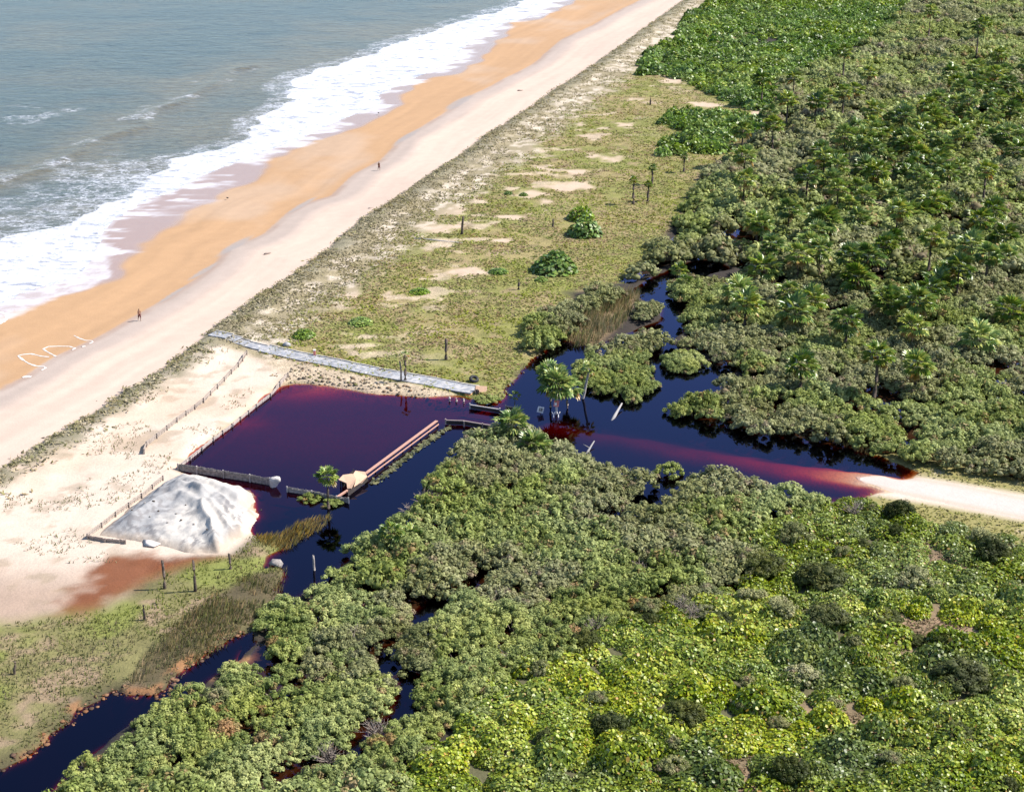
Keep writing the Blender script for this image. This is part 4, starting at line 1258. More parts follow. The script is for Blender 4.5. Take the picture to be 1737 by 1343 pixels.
palm(1160, 500, 482, "low palm overhanging the channel below the yellow-green palm", None, 1.0, 1, 18, M_BARK)
palm(1268, 540, 510, "broad palm in the mangroves right of the channel", None, 1.2, 2, 20, M_BARK)
FARP = [(1430, 129, 92, 0), (1471, 151, 126, 1), (1334, 213, 174, 2), (1292, 168, 140, 3), (1345, 168, 136, 4), (1429, 193, 160, 0), (1258, 269, 224, 1), (1390, 292, 258, 2), (1261, 340, 306, 3), (1396, 306, 270, 4), (1575, 65, 24, 0), (1656, 95, 48, 1), (1668, 67, 42, 2), (1300, 233, 196, 3), (1310, 247, 214, 4), (1642, 202, 172, 0), (1449, 175, 155, 1), (1403, 195, 168, 2), (1382, 213, 178, 3), (1668, 337, 292, 4), (1368, 331, 302, 0), (1292, 415, 384, 1), (1337, 384, 358, 2), (1575, 462, 404, 3), (1438, 476, 436, 4), (1485, 656, 605, 0), (1435, 572, 545, 1), (1358, 647, 622, 2), (1264, 541, 516, 3), (1390, 454, 425, 4), (1553, 647, 622, 0), (1160, 295, 270, 1), (1106, 316, 290, 2), (1074, 350, 312, 3), (1099, 345, 318, 4), (1262, 300, 268, 0)]
for i, (a, b, c, k) in enumerate(FARP):
    if b > 600: lab, gp = "lone palm poking out of the mangroves above the flooded road", "palms above the flooded road"
    elif b < 230: lab, gp = "dark thin palm in the far scrub near the top of the photo", "palms in the far scrub"
    elif a < 1180: lab, gp = "thin palm at the right edge of the meadow", "palms at the meadow edge"
    else: lab, gp = "dark-trunked palm standing above the grey mangrove scrub", "palms in the mangrove scrub"
    cr_ = 1.5 + 0.3 * random.random()
    if a < 1180: cr_ = 0.6
    palm(a, b, c, lab, gp, cr_, k, 0, M_DARKBARK, r=0.2, sunk=0.0 if a < 1180 else 1.9)
GROVE = GA([(1385, 300), (1420, 250), (1480, 225), (1560, 200), (1640, 180), (1660, 250), (1620, 330), (1600, 400), (1560, 440), (1500, 420), (1440, 400), (1400, 350)])
Pg = scatter(GROVE, 6.2, rng, 0.45)
Pg2 = scatter(GA([(1560, 200), (1600, 150), (1737, 100), (1800, 240), (1720, 300), (1650, 250)]), 9, rng, 0.45)
Pg3 = scatter(GA([(1230, 420), (1400, 400), (1480, 440), (1700, 400), (1720, 640), (1500, 600), (1250, 560)]), 9, rng, 0.45)
allg = [(p, "glossy fan palm in the dense palm grove at upper right", "palms of the glossy grove") for p in Pg] + [(p, "fan palm scattered along the right edge beyond the grove", "palms beyond the grove") for p in Pg2] + [(p, "low fan palm half sunk in the mangrove scrub below the grove", "palms below the grove") for p in Pg3]
tr_m = [trunk_mesh(h, 0.16, (0.2, 0.1), M_DARKBARK, 5) for h in (2.6, 3.5, 4.6)]
GM = [(1400, 290, "the left end of the glossy grove"), (1490, 245, "the upper left of the glossy grove"), (1590, 215, "the upper right of the glossy grove"), (1480, 340, "the centre of the glossy grove"), (1590, 300, "the right side of the glossy grove"), (1560, 400, "the foot of the glossy grove"), (1450, 400, "the lower left of the glossy grove"), (1640, 150, "the far scrub above the grove"), (1710, 240, "the right edge of the picture"), (1270, 460, "the upper end of the blue channel"), (1300, 530, "the mangroves right of the channel"), (1420, 480, "the scrub below the grove"), (1560, 500, "the scrub under the grove's foot"), (1690, 460, "the right edge below the grove"), (1500, 580, "the scrub above the flooded road"), (1660, 590, "the scrub near the right edge")]
gP = np.array([a_[0] for a_ in allg])
_, gpx, gpy, _ = in_view(gP)
gscale = np.array([random.uniform(1.5, 2.1) for _ in allg])
g_names = name_by_marks(range(len(allg)), gpx, gpy, gscale, 'fan palm', 'fan palms', GM)
for i, (p, lab, gp) in enumerate(allg[:170]):
    lab, gp = g_names[i]
    t = empty("palm_tree", (p[0], p[1], max(0, hz(*p))), random.uniform(0, 6.28))
    tag(t, lab, "palm tree", gp)
    q = random.randrange(3)
    link("trunk", tr_m[q], t)
    c = link("crown", PALM_CR[i % 5], t, (0.2, 0.1, (2.6, 3.5, 4.6)[q]))
    c.scale = (float(gscale[i]),) * 3

# ------------------------------------------------------------------ bare palm posts
def dead_post(px, py, top, w, label, mat=M_DARKBARK, lean=(0, 0), group=None, name="dead_trunk"):
    x, y = G(px, py)
    v = py + 419.5
    h = (py - top) * CAM_H / (CP * CP * v)
    r = w / 2 * CAM_H / (CP * v)
    z = hz(x, y)
    b = MB()
    rg = random.Random(int(px))
    pts = [(lean[0] * t + rg.uniform(-.04, .04), lean[1] * t, -0.3 + (h + 0.3) * t) for t in (0, .25, .5, .75, 1)]
    b.tube(pts, [r * 1.3, r * 1.05, r, r * 0.95, r * rg.uniform(.75, 1.0)], 8)
    b.tube([(pts[-1][0] - r * .3, 0, h - .05), (pts[-1][0] - r * .4, 0, h + r * 0.9)], [r * .5, r * .15], 5)
    o = b.build(name, mat, None, True, (x, y, max(z, -0.2)))
    return tag(o, label, "dead trunk", group)
dead_post(280, 1004, 955, 5, "tall dark bare trunk left of the two by the sand heap")
dead_post(332, 1008, 954, 5, "tall dark bare trunk in front of the grey sand heap's foot")
dead_post(391, 970, 944, 4.5, "shorter dark stump right of the two tall bare trunks")
dead_post(246, 1057, 1031, 4.5, "short dark stump standing alone on the lower grass")
dead_post(24, 1150, 1128, 4.5, "leaning dark stump in the grass at far left", lean=(0.25, 0))
dead_post(757, 614, 580, 5, "bare brown trunk on the meadow behind the grey path")
dead_post(681, 651, 618, 3, "thin bare stick just left of the thin palm by the path", M_BARK, (-0.1, 0))
dead_post(880, 495, 479, 4, "short grey stump in the middle of the meadow")
dead_post(783, 401, 372, 4, "bare leaning trunk at the pale driftwood on the upper meadow", lean=(0.3, 0))
dead_post(938, 388, 376, 3, "small bare stump left of the paired dark bushes")
dead_post(533, 967, 938, 4, "grey post with a pale broken top at the near shore", M_GREYWOOD)
dead_post(1103, 181, 170, 3, "tiny dark stump in the far meadow below the green scrub")
# pale cap of the shore post
# ------------------------------------------------------------------ grass, reeds and ground cover
def blades(P, z, hgt, wid, lean, cols, rng, nb=5, spread=0.2, bend=0.5):
    """clumps of grass blades: nb two-triangle blades per clump"""
    m = len(P) * nb
    i = np.repeat(np.arange(len(P)), nb)
    base = np.c_[P[i] + rng.normal(size=(m, 2)) * spread, z[i] - 0.03]
    a = rng.random(m) * 2 * math.pi
    dirv = np.stack([np.cos(a), np.sin(a)], -1)
    h = hgt[i] * (0.6 + 0.7 * rng.random(m))
    tilt = dirv * (bend * h * rng.random(m))[:, None] + np.array(lean)[None] * h[:, None]
    side = np.stack([-np.sin(a), np.cos(a), np.zeros(m)], -1) * (wid * (0.7 + 0.6 * rng.random(m)))[:, None]
    mid = base + np.c_[tilt * 0.4, h * 0.6]
    tip = base + np.c_[tilt, h]
    V = np.stack([base - side * 0.5, base + side * 0.5, mid + side * 0.4, tip, mid - side * 0.4], 1).reshape(-1, 3)
    q = np.arange(m)[:, None] * 5
    F = np.concatenate([q + [0, 1, 2], q + [0, 2, 4], q + [4, 2, 3]], 1).reshape(-1, 3)
    K = np.repeat(cols[i] * (1 + 0.3 * (rng.random((m, 1)) - 0.5)), 5, 0)
    return V, F, K

def reed_bed(name, polys, step, hgt, cols, wts, label, lean, rng, nb=6, wid=0.07):
    P = np.concatenate([scatter(p, step, rng, 0.5) for p in polys])
    nz = fbm(P[:, 0], P[:, 1], 2.2, 550, 3)
    P = P[nz > 0.36]
    nz = nz[nz > 0.36]
    z = height(P[:, 0], P[:, 1])
    z = np.maximum(z, -0.2)
    hgt = hgt * (0.45 + 1.1 * (nz - 0.3))
    k = palette(cols, wts, len(P), rng, 0.2)
    V, F, K = blades(P, z, hgt, wid, lean, k, rng, nb, step * 0.4, 0.35)
    tag(link(name, mesh_np(name, V, F, M_COVER, K)), label, None, None, "stuff")
rg = np.random.default_rng(77)
reed_bed("reeds", [REED_FRONT], 0.5, 0.8, [(0.14, 0.135, 0.05), (0.20, 0.165, 0.065), (0.10, 0.105, 0.04), (0.30, 0.22, 0.11)], [4, 3, 3, 2], "dark olive reed bed leaning beside the black creek", (0.35, 0.25), rg)
reed_bed("reeds", [REED_BACK], 0.55, 1.5, [(0.26, 0.19, 0.09), (0.14, 0.15, 0.055), (0.30, 0.22, 0.12), (0.10, 0.12, 0.045)], [4, 2, 3, 2], "tan and green reed bed between the meadow and the channel", (0.25, 0.2), rg)
reed_bed("reeds", [REED_ORANGE], 0.36, 0.8, [(0.40, 0.24, 0.06), (0.32, 0.22, 0.065), (0.22, 0.18, 0.06)], [4, 2, 2], "orange-brown reed strip in the water below the leaning palm", (0.5, 0.2), rg)
reed_bed("reeds", [GA(p) for p in ([(1395, 742), (1430, 742), (1490, 765), (1480, 775)], [(765, 1003), (790, 985), (800, 1000), (770, 1015)], [(735, 985), (790, 975), (780, 990), (740, 1000)], [(830, 1012), (850, 1005), (855, 1025), (835, 1028)])], 0.5, 0.9, [(0.26, 0.19, 0.07), (0.20, 0.16, 0.06)], [1, 1], "straw-coloured sedge tufts at the water's edge", (0.2, 0.1), rg)

# meadow cover: tussocks and creeping leaves
Pc = scatter(MEADOW, 0.78, rg, 0.5)
vis, px, py, v = in_view(Pc, 20)
Pc, px, py, v = Pc[vis], px[vis], py[vis], v[vis]
dens = np.clip((v - 380) / 500, 0.22, 1.0)
q1, q2 = fbm(Pc[:, 0], Pc[:, 1], 4.5, 500), fbm(Pc[:, 0], Pc[:, 1], 9, 101)
keep = (rg.random(len(Pc)) < dens) & (q1 > 0.30)
for i, (sx, sy, rx, ry) in enumerate(SANDPATCH):
    keep &= ((px - sx) / rx) ** 2 + ((py - sy) / ry) ** 2 > 0.8 + 0.6 * rg.random(len(Pc))
dbp = sdist(BCH, Pc[:, 0], Pc[:, 1])
keep &= (dbp < -0.5) & (sdist(BANK, Pc[:, 0], Pc[:, 1]) < 0.4 * rg.random(len(Pc)))
keep &= ~((fbm(Pc[:, 0], Pc[:, 1] * 1.6, 5.5, 108, 4) > 0.66) & (dbp > -26))
Pc, q1, q2, dbp, px, py = Pc[keep], q1[keep], q2[keep], dbp[keep], px[keep], py[keep]
m = len(Pc)
gcols = palette([(0.175, 0.18, 0.044), (0.22, 0.20, 0.062), (0.145, 0.165, 0.04), (0.26, 0.195, 0.10), (0.20, 0.215, 0.042), (0.19, 0.125, 0.065)], [4, 3, 3, 2.6, 2, 1.4], m, rg, 0.2)
brown = sst(-14, -5, dbp)[:, None]
gcols = gcols * (1 - brown) + np.array([[0.21, 0.18, 0.10]]) * brown * (0.8 + 0.4 * rg.random((m, 1)))
lime_p = sst(0.55, 0.7, fbm(Pc[:, 0], Pc[:, 1], 7, 510))[:, None] * (1 - brown)
gcols = gcols * (1 - 0.7 * lime_p) + np.array([[0.19, 0.225, 0.036]]) * 0.7 * lime_p
L = Leaves()
zc = height(Pc[:, 0], Pc[:, 1])
for r in range(6):
    off = rg.normal(size=(m, 2)) * 0.36
    c = np.c_[Pc + off, zc + 0.02 + 0.11 * rg.random(m) * (0.4 + q1)]
    nrm = unit(np.array([0.15, 0, 0.9]) + 0.4 * rg.normal(size=(m, 3)))
    L.diamonds(c, nrm, 0.25 * (0.6 + 0.8 * rg.random(m)), gcols * (1 + 0.35 * (rg.random((m, 1)) - 0.5)), rg, 1.5)
V, F, K = L.arrays()
tag(link("meadow_grass", mesh_np("meadow_grass", V, F, M_COVER, K)), "olive and tan low grass and creepers on the meadow behind the dune", None, None, "stuff")

# lower-left grass
Pc = scatter(LLGRASS, 0.55, rg, 0.5)
vis, px, py, v = in_view(Pc, 30)
Pc = Pc[vis]
q1 = fbm(Pc[:, 0], Pc[:, 1], 4, 520)
dq = sdist(LLGRASS, Pc[:, 0], Pc[:, 1])
Pc = Pc[(q1 + 0.25 * sst(0, 7, dq) + 0.15 * rg.random(len(Pc)) > 0.58) & (height(Pc[:, 0], Pc[:, 1]) > 0.02)]
m = len(Pc)
q2 = fbm(Pc[:, 0], Pc[:, 1], 6, 521)
cc = palette([(0.14, 0.13, 0.05), (0.12, 0.13, 0.042), (0.19, 0.15, 0.085), (0.15, 0.155, 0.045)], [3, 3, 2, 2], m, rg, 0.2)
t = (sst(0.56, 0.66, q2) * 0.85)[:, None]
cc = cc * (1 - t) + np.array([[0.165, 0.185, 0.042]]) * t
V, F, K = blades(Pc, height(Pc[:, 0], Pc[:, 1]), np.full(m, 0.28), 0.09, (0, 0), cc, rg, 5, 0.22, 1.0)
tag(link("shore_grass", mesh_np("shore_grass", V, F, M_COVER, K)), "olive grass with lime patches between the stained sand and the creek", None, None, "stuff")

Pc = np.concatenate([scatter(b_, 0.34, rg, 0.5, -1.2) for b_ in BARE])
m = len(Pc)
L = Leaves()
zc = height(Pc[:, 0], Pc[:, 1])
for r in range(3):
    c = np.c_[Pc + rg.normal(size=(m, 2)) * 0.2, zc + 0.02 + 0.16 * rg.random(m) ** 2]
    L.diamonds(c, unit(np.array([0.1, 0, 0.8]) + 0.5 * rg.normal(size=(m, 3))), 0.13 * (0.5 + rg.random(m)), palette([(0.20, 0.14, 0.085), (0.15, 0.10, 0.06), (0.26, 0.20, 0.12), (0.12, 0.14, 0.04)], [3, 2, 2, 1.5], m, rg), rg, 2.2)
V, F, K = L.arrays()
tag(link("dry_litter_leaves", mesh_np("dry_litter_leaves", V, F, M_COVER, K)), "brown leaf litter on the small clearings in the lime scrub", None, None, "stuff")
Pc = scatter(VERGE, 0.6, rg, 0.5)
vis, px, py, v = in_view(Pc, 30)
Pc = Pc[vis]
drv, _ = pdist(ROADBED, Pc[:, 0], Pc[:, 1])
Pc = Pc[(drv > 3.6 + 0.8 * rg.random(len(Pc))) & (fbm(Pc[:, 0], Pc[:, 1], 3.5, 560) + 0.2 * rg.random(len(Pc)) > 0.52) & (height(Pc[:, 0], Pc[:, 1]) > 0.03)]
m = len(Pc)
L = Leaves()
zc = height(Pc[:, 0], Pc[:, 1])
cc = palette([(0.24, 0.215, 0.07), (0.20, 0.195, 0.055), (0.27, 0.225, 0.10)], [3, 3, 2], m, rg, 0.2)
for r in range(4):
    c = np.c_[Pc + rg.normal(size=(m, 2)) * 0.25, zc + 0.02 + 0.10 * rg.random(m)]
    L.diamonds(c, unit(np.array([0.15, 0, 0.9]) + 0.4 * rg.normal(size=(m, 3))), 0.18 * (0.6 + 0.8 * rg.random(m)), cc * (1 + 0.3 * (rg.random((m, 1)) - 0.5)), rg, 1.8)
V, F, K = L.arrays()
tag(link("verge_grass", mesh_np("verge_grass", V, F, M_COVER, K)), "short yellowish grass on both verges of the sandy road", None, None, "stuff")

# dune grass along the crest
g = GA(VL[1:])
seg = []
for (a, b) in zip(g[:-1], g[1:]):
    L_ = np.hypot(*(b - a))
    n = max(2, int(L_ * 9))
    t = rg.random(n)[:, None]
    d = (b - a) / L_
    nrm = np.array([d[1], -d[0]])
    seg.append(a + (b - a) * t + nrm * np.abs(rg.normal(size=(n, 1)) * 1.9 + 1.0) + rg.normal(size=(n, 2)) * 0.3)
Pc = np.concatenate(seg)
vis, px, py, v = in_view(Pc, 30)
Pc, px, py, v = Pc[vis], px[vis], py[vis], v[vis]
Pc = Pc[(fbm(Pc[:, 0], Pc[:, 1], 2.6, 530) > 0.42) & (rg.random(len(Pc)) < np.clip((v - 250) / 700, 0.3, 1))]
Pc = Pc[sdist(BCH, Pc[:, 0], Pc[:, 1]) < 0.1]
m = len(Pc)
cc = palette([(0.24, 0.205, 0.115), (0.19, 0.18, 0.08), (0.30, 0.26, 0.16), (0.14, 0.13, 0.065)], [3, 3, 2, 1.5], m, rg, 0.2)
L = Leaves()
zc = height(Pc[:, 0], Pc[:, 1])
for r in range(5):
    c = np.c_[Pc + rg.normal(size=(m, 2)) * 0.30, zc + 0.03 + 0.16 * rg.random(m)]
    L.diamonds(c, unit(np.array([0.2, 0, 0.8]) + 0.45 * rg.normal(size=(m, 3))), 0.20 * (0.6 + 0.8 * rg.random(m)), cc * (1 + 0.4 * (rg.random((m, 1)) - 0.5)), rg, 2.6)
V, F, K = L.arrays()
tag(link("dune_grass", mesh_np("dune_grass", V, F, M_COVER, K)), "dry olive-brown grass along the dune edge above the beach", None, None, "stuff")

# trailing vines and seedlings on the pale sand behind the dune
Pc = scatter(SANDY, 1.0, rg, 0.5)
vis, px, py, v = in_view(Pc, 20)
Pc, px, py = Pc[vis], px[vis], py[vis]
q1 = fbm(Pc[:, 0], Pc[:, 1], 5, 540)
near_fence = np.minimum(pdist(GA([(300, 790), (476, 652)]), Pc[:, 0], Pc[:, 1])[0], 20)
kp = (q1 + 0.22 * sst(5, 1, near_fence) + 0.12 * rg.random(len(Pc)) + 0.10 * sst(-3, 0, sdist(BCH, Pc[:, 0], Pc[:, 1]) + 3) > 0.69) & (sdist(HEAP, Pc[:, 0], Pc[:, 1]) < -0.5) & (sdist(BCH, Pc[:, 0], Pc[:, 1]) < -0.5) & (py < 960)
Pc = Pc[kp]
m = len(Pc)
cc = palette([(0.19, 0.17, 0.09), (0.15, 0.15, 0.06), (0.26, 0.23, 0.15)], [3, 2, 2], m, rg, 0.2)
V, F, K = blades(Pc, height(Pc[:, 0], Pc[:, 1]), np.full(m, 0.26), 0.09, (0, 0), cc, rg, 6, 0.3, 1.5)
tag(link("sand_creeper_leaves", mesh_np("sand_creeper_leaves", V, F, M_COVER, K)), "sparse grey-green creepers on the pale sand around the old fences", None, None, "stuff")

# floating weed line in the lagoon
wl = GA([(632, 822), (665, 795), (690, 775), (718, 755), (745, 735), (765, 722)])
Pc = []
for (a, b), dn in zip(zip(wl[:-1], wl[1:]), (70, 90, 60, 110, 40)):
    t = rg.random((dn, 1))
    Pc.append(a + (b - a) * t + rg.normal(size=(dn, 2)) * 0.22)
e = GA([(500, 370 + 480), (515, 852), (545, 858), (575, 862)])
Pc = np.concatenate(Pc)
m = len(Pc)
L = Leaves()
L.diamonds(np.c_[Pc, 0.03 + 0.05 * rg.random(m)], unit(np.array([0, 0, 1.0]) + 0.3 * rg.normal(size=(m, 3))), 0.30 * (0.5 + rg.random(m)), palette([(0.16, 0.15, 0.07), (0.11, 0.12, 0.06), (0.2, 0.2, 0.12)], [2, 2, 1], m, rg), rg, 1.8)
V, F, K = L.arrays()
tag(link("floating_weed_leaves", mesh_np("floating_weed_leaves", V, F, M_COVER, K)), "thin line of floating weed in the navy water beside the long rail", None, None, "stuff")

# small bushes in the water under the slim palm and the shore debris
for i, (bx, by, wpx, lab) in enumerate([(528, 846, 40, "low mangrove clump in the water left of the slim palm"), (563, 855, 34, "low mangrove clump at the foot of the slim palm by the shelter"), (835, 745, 56, "yellowish low shrub on the shore below the broken rail fence"), (789, 775, 30, "grey half-drowned shrub off the near lagoon shore"), (826, 680, 44, "yellow-green grass hummock beside the orange clay bank"), (1135, 806, 44, "lone round mangrove on the near bank of the flooded road")]):
    cr, st, R = mang_hi[i % 6]
    x, y = G(bx, by)
    s_ = (wpx / 2) * CAM_H / (CP * (by + 419.5)) / R
    place_plant("water_shrub" if i < 4 else "bank_shrub", cr, st, x, y, max(hz(x, y), -0.15), i, (s_, s_, s_ * (0.55 if i != 5 else 0.9)), lab, "shrub", None)

# ------------------------------------------------------------------ sand heap with gullies
lo_, hi_ = HEAP.min(0) - 0.5, HEAP.max(0) + 0.5
ux, uy = np.meshgrid(np.arange(lo_[0], hi_[0], 0.16), np.arange(lo_[1], hi_[1], 0.16))
hx, hy = ux.ravel(), uy.ravel()
dh = sdist(HEAP, hx, hy) + 0.5 * (fbm(hx, hy, 1.6, 610, 3) - 0.5)
pk_ = np.array(G(345, 838))
ang = np.arctan2(hy - pk_[1], hx - pk_[0])
rad_ = np.hypot(hx - pk_[0], hy - pk_[1])
rise = np.clip(dh, 0, 7)
hh = 1.55 * (1 - np.exp(-rise / 1.9))
for line, amp, wd_ in (([(225, 880), (262, 858), (305, 846), (340, 866), (362, 900), (382, 936)], 0.65, 0.9), ([(270, 838), (325, 834), (372, 858), (408, 890), (425, 900)], 0.7, 0.7), ([(300, 822), (360, 826), (405, 842), (430, 858)], 0.65, 0.8), ([(330, 840), (372, 880), (402, 915)], 0.4, 0.55), ([(350, 836), (400, 866), (440, 875)], 0.35, 0.5), ([(345, 866), (362, 905), (378, 925)], 0.35, 0.4), ([(360, 862), (395, 905)], 0.4, 0.4), ([(376, 852), (418, 880)], 0.35, 0.4), ([(300, 834), (345, 846)], 0.35, 0.5)):
    lw = GA(line, 1.2)
    dq_, pq_ = pdist(lw, hx + 0.9 * (fbm(hx, hy, 2.2, 618) - 0.5), hy + 0.9 * (fbm(hx, hy, 2.2, 619) - 0.5))
    hh = hh + amp * np.exp(-(dq_ / wd_) ** 1.6) * sst(0.1, 1.5, dh)
hh = hh + 0.42 * (fbm(hx, hy, 1.0, 612, 4) - 0.5) * sst(0.1, 0.8, dh)
hz0 = height(hx, hy)
hzv = np.where(dh > 0, np.maximum(hz0, -0.1) * 0.5 + np.maximum(hh, 0.04 * np.clip(dh, 0, 1)), -0.6)
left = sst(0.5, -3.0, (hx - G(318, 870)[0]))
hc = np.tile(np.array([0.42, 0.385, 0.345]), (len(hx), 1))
hc = mixc(hc, (0.245, 0.24, 0.24), np.clip(sst(0.45, 0.62, fbm(hx, hy, 3.5, 613)) * 0.7 + left * 0.5, 0, 1))  # grey blotches, plus the left flank's shade put into the colour
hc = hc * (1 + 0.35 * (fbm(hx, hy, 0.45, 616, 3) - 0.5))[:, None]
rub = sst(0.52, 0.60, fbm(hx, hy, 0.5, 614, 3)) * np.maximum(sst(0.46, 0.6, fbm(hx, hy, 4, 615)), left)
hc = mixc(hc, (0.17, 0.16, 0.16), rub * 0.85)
hc = mixc(hc, (0.36, 0.275, 0.20), sst(1.4, 0.2, dh) * 0.7)
a_, b_ = ux.shape
ii = (np.arange(a_ - 1)[:, None] * b_ + np.arange(b_ - 1)[None, :]).ravel()
HF = np.stack([ii, ii + 1, ii + b_ + 1, ii + b_], -1)
HF = HF[(dh[HF].max(1) > 0)]
u, inv = np.unique(HF, return_inverse=True)
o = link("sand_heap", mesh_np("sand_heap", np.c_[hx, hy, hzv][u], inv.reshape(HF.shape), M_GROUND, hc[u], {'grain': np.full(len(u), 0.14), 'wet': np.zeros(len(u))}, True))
tag(o, "big pale grey sand heap with gullied sides beside the flooded pit", "sand heap")
def heap_z(x, y):
    j = np.argmin((hx - x) ** 2 + (hy - y) ** 2)
    return max(hzv[j], 0)
# lumps of broken concrete on its left side
def rock(px, py, w, mat, label, group, name="rubble_block", z=None, squash=0.6):
    x, y = G(px, py, 0.9 if z is None else z)
    r = w / 2 * CAM_H / (CP * (py + 419.5))
    iv, if_ = ico()
    rr = np.random.default_rng(int(px * 13 + py))
    V = iv * (1 + 0.5 * (rr.random((12, 1)) - 0.5)) * r * np.array([1, 0.8, squash])
    o = link(name, mesh_np(name, V, if_, mat), None, (x, y, (heap_z(x, y) if z is None else z) + r * 0.2))
    o.rotation_euler = (0, 0, rr.random() * 6)
    return tag(o, label, name.replace('_', ' ') if len(name) < 20 else "rock", group)
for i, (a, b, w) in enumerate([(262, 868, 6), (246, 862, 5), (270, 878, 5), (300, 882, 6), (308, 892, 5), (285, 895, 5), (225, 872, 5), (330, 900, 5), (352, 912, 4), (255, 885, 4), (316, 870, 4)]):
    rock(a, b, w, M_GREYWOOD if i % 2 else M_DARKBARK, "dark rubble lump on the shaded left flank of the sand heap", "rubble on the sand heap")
for a, b, w, lab in [(214, 893, 44, "flat whitish sand slab left of the sand heap"), (262, 922, 46, "whitish sand slab at the front foot of the sand heap")]:
    rock(a, b, w, M_WHITE, lab, None, "sand_slab", 0.26, 0.05)
rock(470, 958, 30, M_GREYWOOD, "grey grass-grown lump at the water below the sand heap", None, "bank_rock", 0.15, 0.35)

# ------------------------------------------------------------------ low sand fences round the pit
def fence(pts, h, label, post_step=2.6, mat=M_GREYWOOD, slat=0.16, group=None, lean=0.0, z0=None, pmat=None):
    P = [Vector((*G(*p), 0)) for p in pts]
    root = empty("sand_fence", (P[0].x, P[0].y, 0))
    tag(root, label, "fence", group)
    rgf = random.Random(int(pts[0][0]))
    base = root.location.copy()
    slats = MB()
    for a, b in zip(P[:-1], P[1:]):
        d = b - a
        Ls = d.length
        d.normalize()
        n = Vector((-d.y, d.x, 0))
        rot = d.to_track_quat('X', 'Z').to_matrix()
        k = int(Ls / slat)
        for i in range(k):
            p = a + d * (i + 0.5) * Ls / k
            z = max(hz(p.x, p.y), -0.25) if z0 is None else z0
            hh = h * rgf.uniform(0.92, 1.04)
            slats.box(p - base + Vector((0, 0, z + hh / 2 - 0.1)) + n * rgf.uniform(-.03, .03), (Ls / k * 0.97, 0.03, hh + 0.2), rot)
        m = max(1, round(Ls / post_step))
        for i in range(m + 1):
            p = a + d * Ls * i / m
            z = max(hz(p.x, p.y), -0.25) if z0 is None else z0
            q = MB()
            q.box((0, 0, h * 0.5), (0.12, 0.12, h * 1.12 + 0.1), Matrix.Rotation(rgf.uniform(-.06, .06), 3, 'X'))
            q.build("post", pmat or M_PALEWOOD, root, False, p - base + Vector((0, 0, z)) - n * 0.1)
        rl = MB()
        za, zb2 = (max(hz(a.x, a.y), -.25), max(hz(b.x, b.y), -.25)) if z0 is None else (z0, z0)
        rl.beam(a - base + Vector((0, 0, za + h * 0.75)) - n * 0.06, b - base + Vector((0, 0, zb2 + h * 0.75)) - n * 0.06, 0.05, 0.07)
        rl.build("rail", mat, root)
    s_ = slats.build("slat_panel", mat, root)
    s_['kind'] = 'stuff'
    return root
fence([(303, 798), (335, 803), (380, 810), (425, 817), (459, 823)], 0.85, "low grey slat fence along the near edge of the flooded pit", z0=0.0)
fence([(488, 834), (530, 841), (572, 850), (592, 853)], 0.6, "sunken grey slat fence running to the collapsed shelter", mat=M_GREYWOOD, z0=0.0)
fence([(301, 797), (361, 748), (393, 724), (434, 691), (458, 673), (474, 656), (488, 645)], 0.65, "grey sand fence down the left side of the flooded pit", pmat=M_SANDWOOD, mat=M_SANDWOOD)
fence([(244, 775), (248, 762), (300, 722), (345, 688), (380, 652), (404, 628), (418, 606)], 0.6, "long grey sand fence across the pale sand between dune and pit", pmat=M_SANDWOOD, mat=M_SANDWOOD)
fence([(148, 919), (196, 882), (240, 850), (276, 820)], 0.55, "grey sand fence along the left foot of the sand heap", pmat=M_SANDWOOD, mat=M_SANDWOOD)
fence([(150, 919), (180, 924), (214, 927)], 0.4, "short brown fence stub at the lower left of the sand heap", pmat=M_WOOD, mat=M_WOOD)

# white sack hung at the fence end
def sack(px, py, w, h, label):
    x, y = G(px, py)
    sc_ = CAM_H / (CP * (py + 419.5))
    iv = []
    nn, mm = 12, 9
    rr = np.random.default_rng(3)
    V, F = [], []
    for j in range(mm):
        t = j / (mm - 1)
        for i in range(nn):
            a = 2 * math.pi * i / nn
            prof = (0.30 + 0.85 * t ** 0.8) * (1.0 if t < 0.8 else 1.0 - 1.6 * (t - 0.8))
            r = prof * w / 2 * sc_ * (1 + 0.16 * math.sin(3 * a + 4 * t) + 0.12 * math.sin(7 * a - 3 * t) + 0.12 * rr.random())
            V.append((r * math.cos(a) + 0.45 * t, r * 0.6 * math.sin(a), -0.2 + (h * sc_ / CP + 0.2) * t))
    for j in range(mm - 1):
        for i in range(nn):
            F.append((j * nn + i, j * nn + (i + 1) % nn, (j + 1) * nn + (i + 1) % nn, (j + 1) * nn + i))
    F.append(tuple(reversed(range(nn)))); F.append(tuple((mm - 1) * nn + i for i in range(nn)))
    b = MB(); b.add(V, F)
    tag(b.build("sandbag", M_WHITE, None, True, (x, y, 0)), label, "sandbag")
sack(462, 826, 18, 17, "large white sandbag at the open end of the near pit fence")

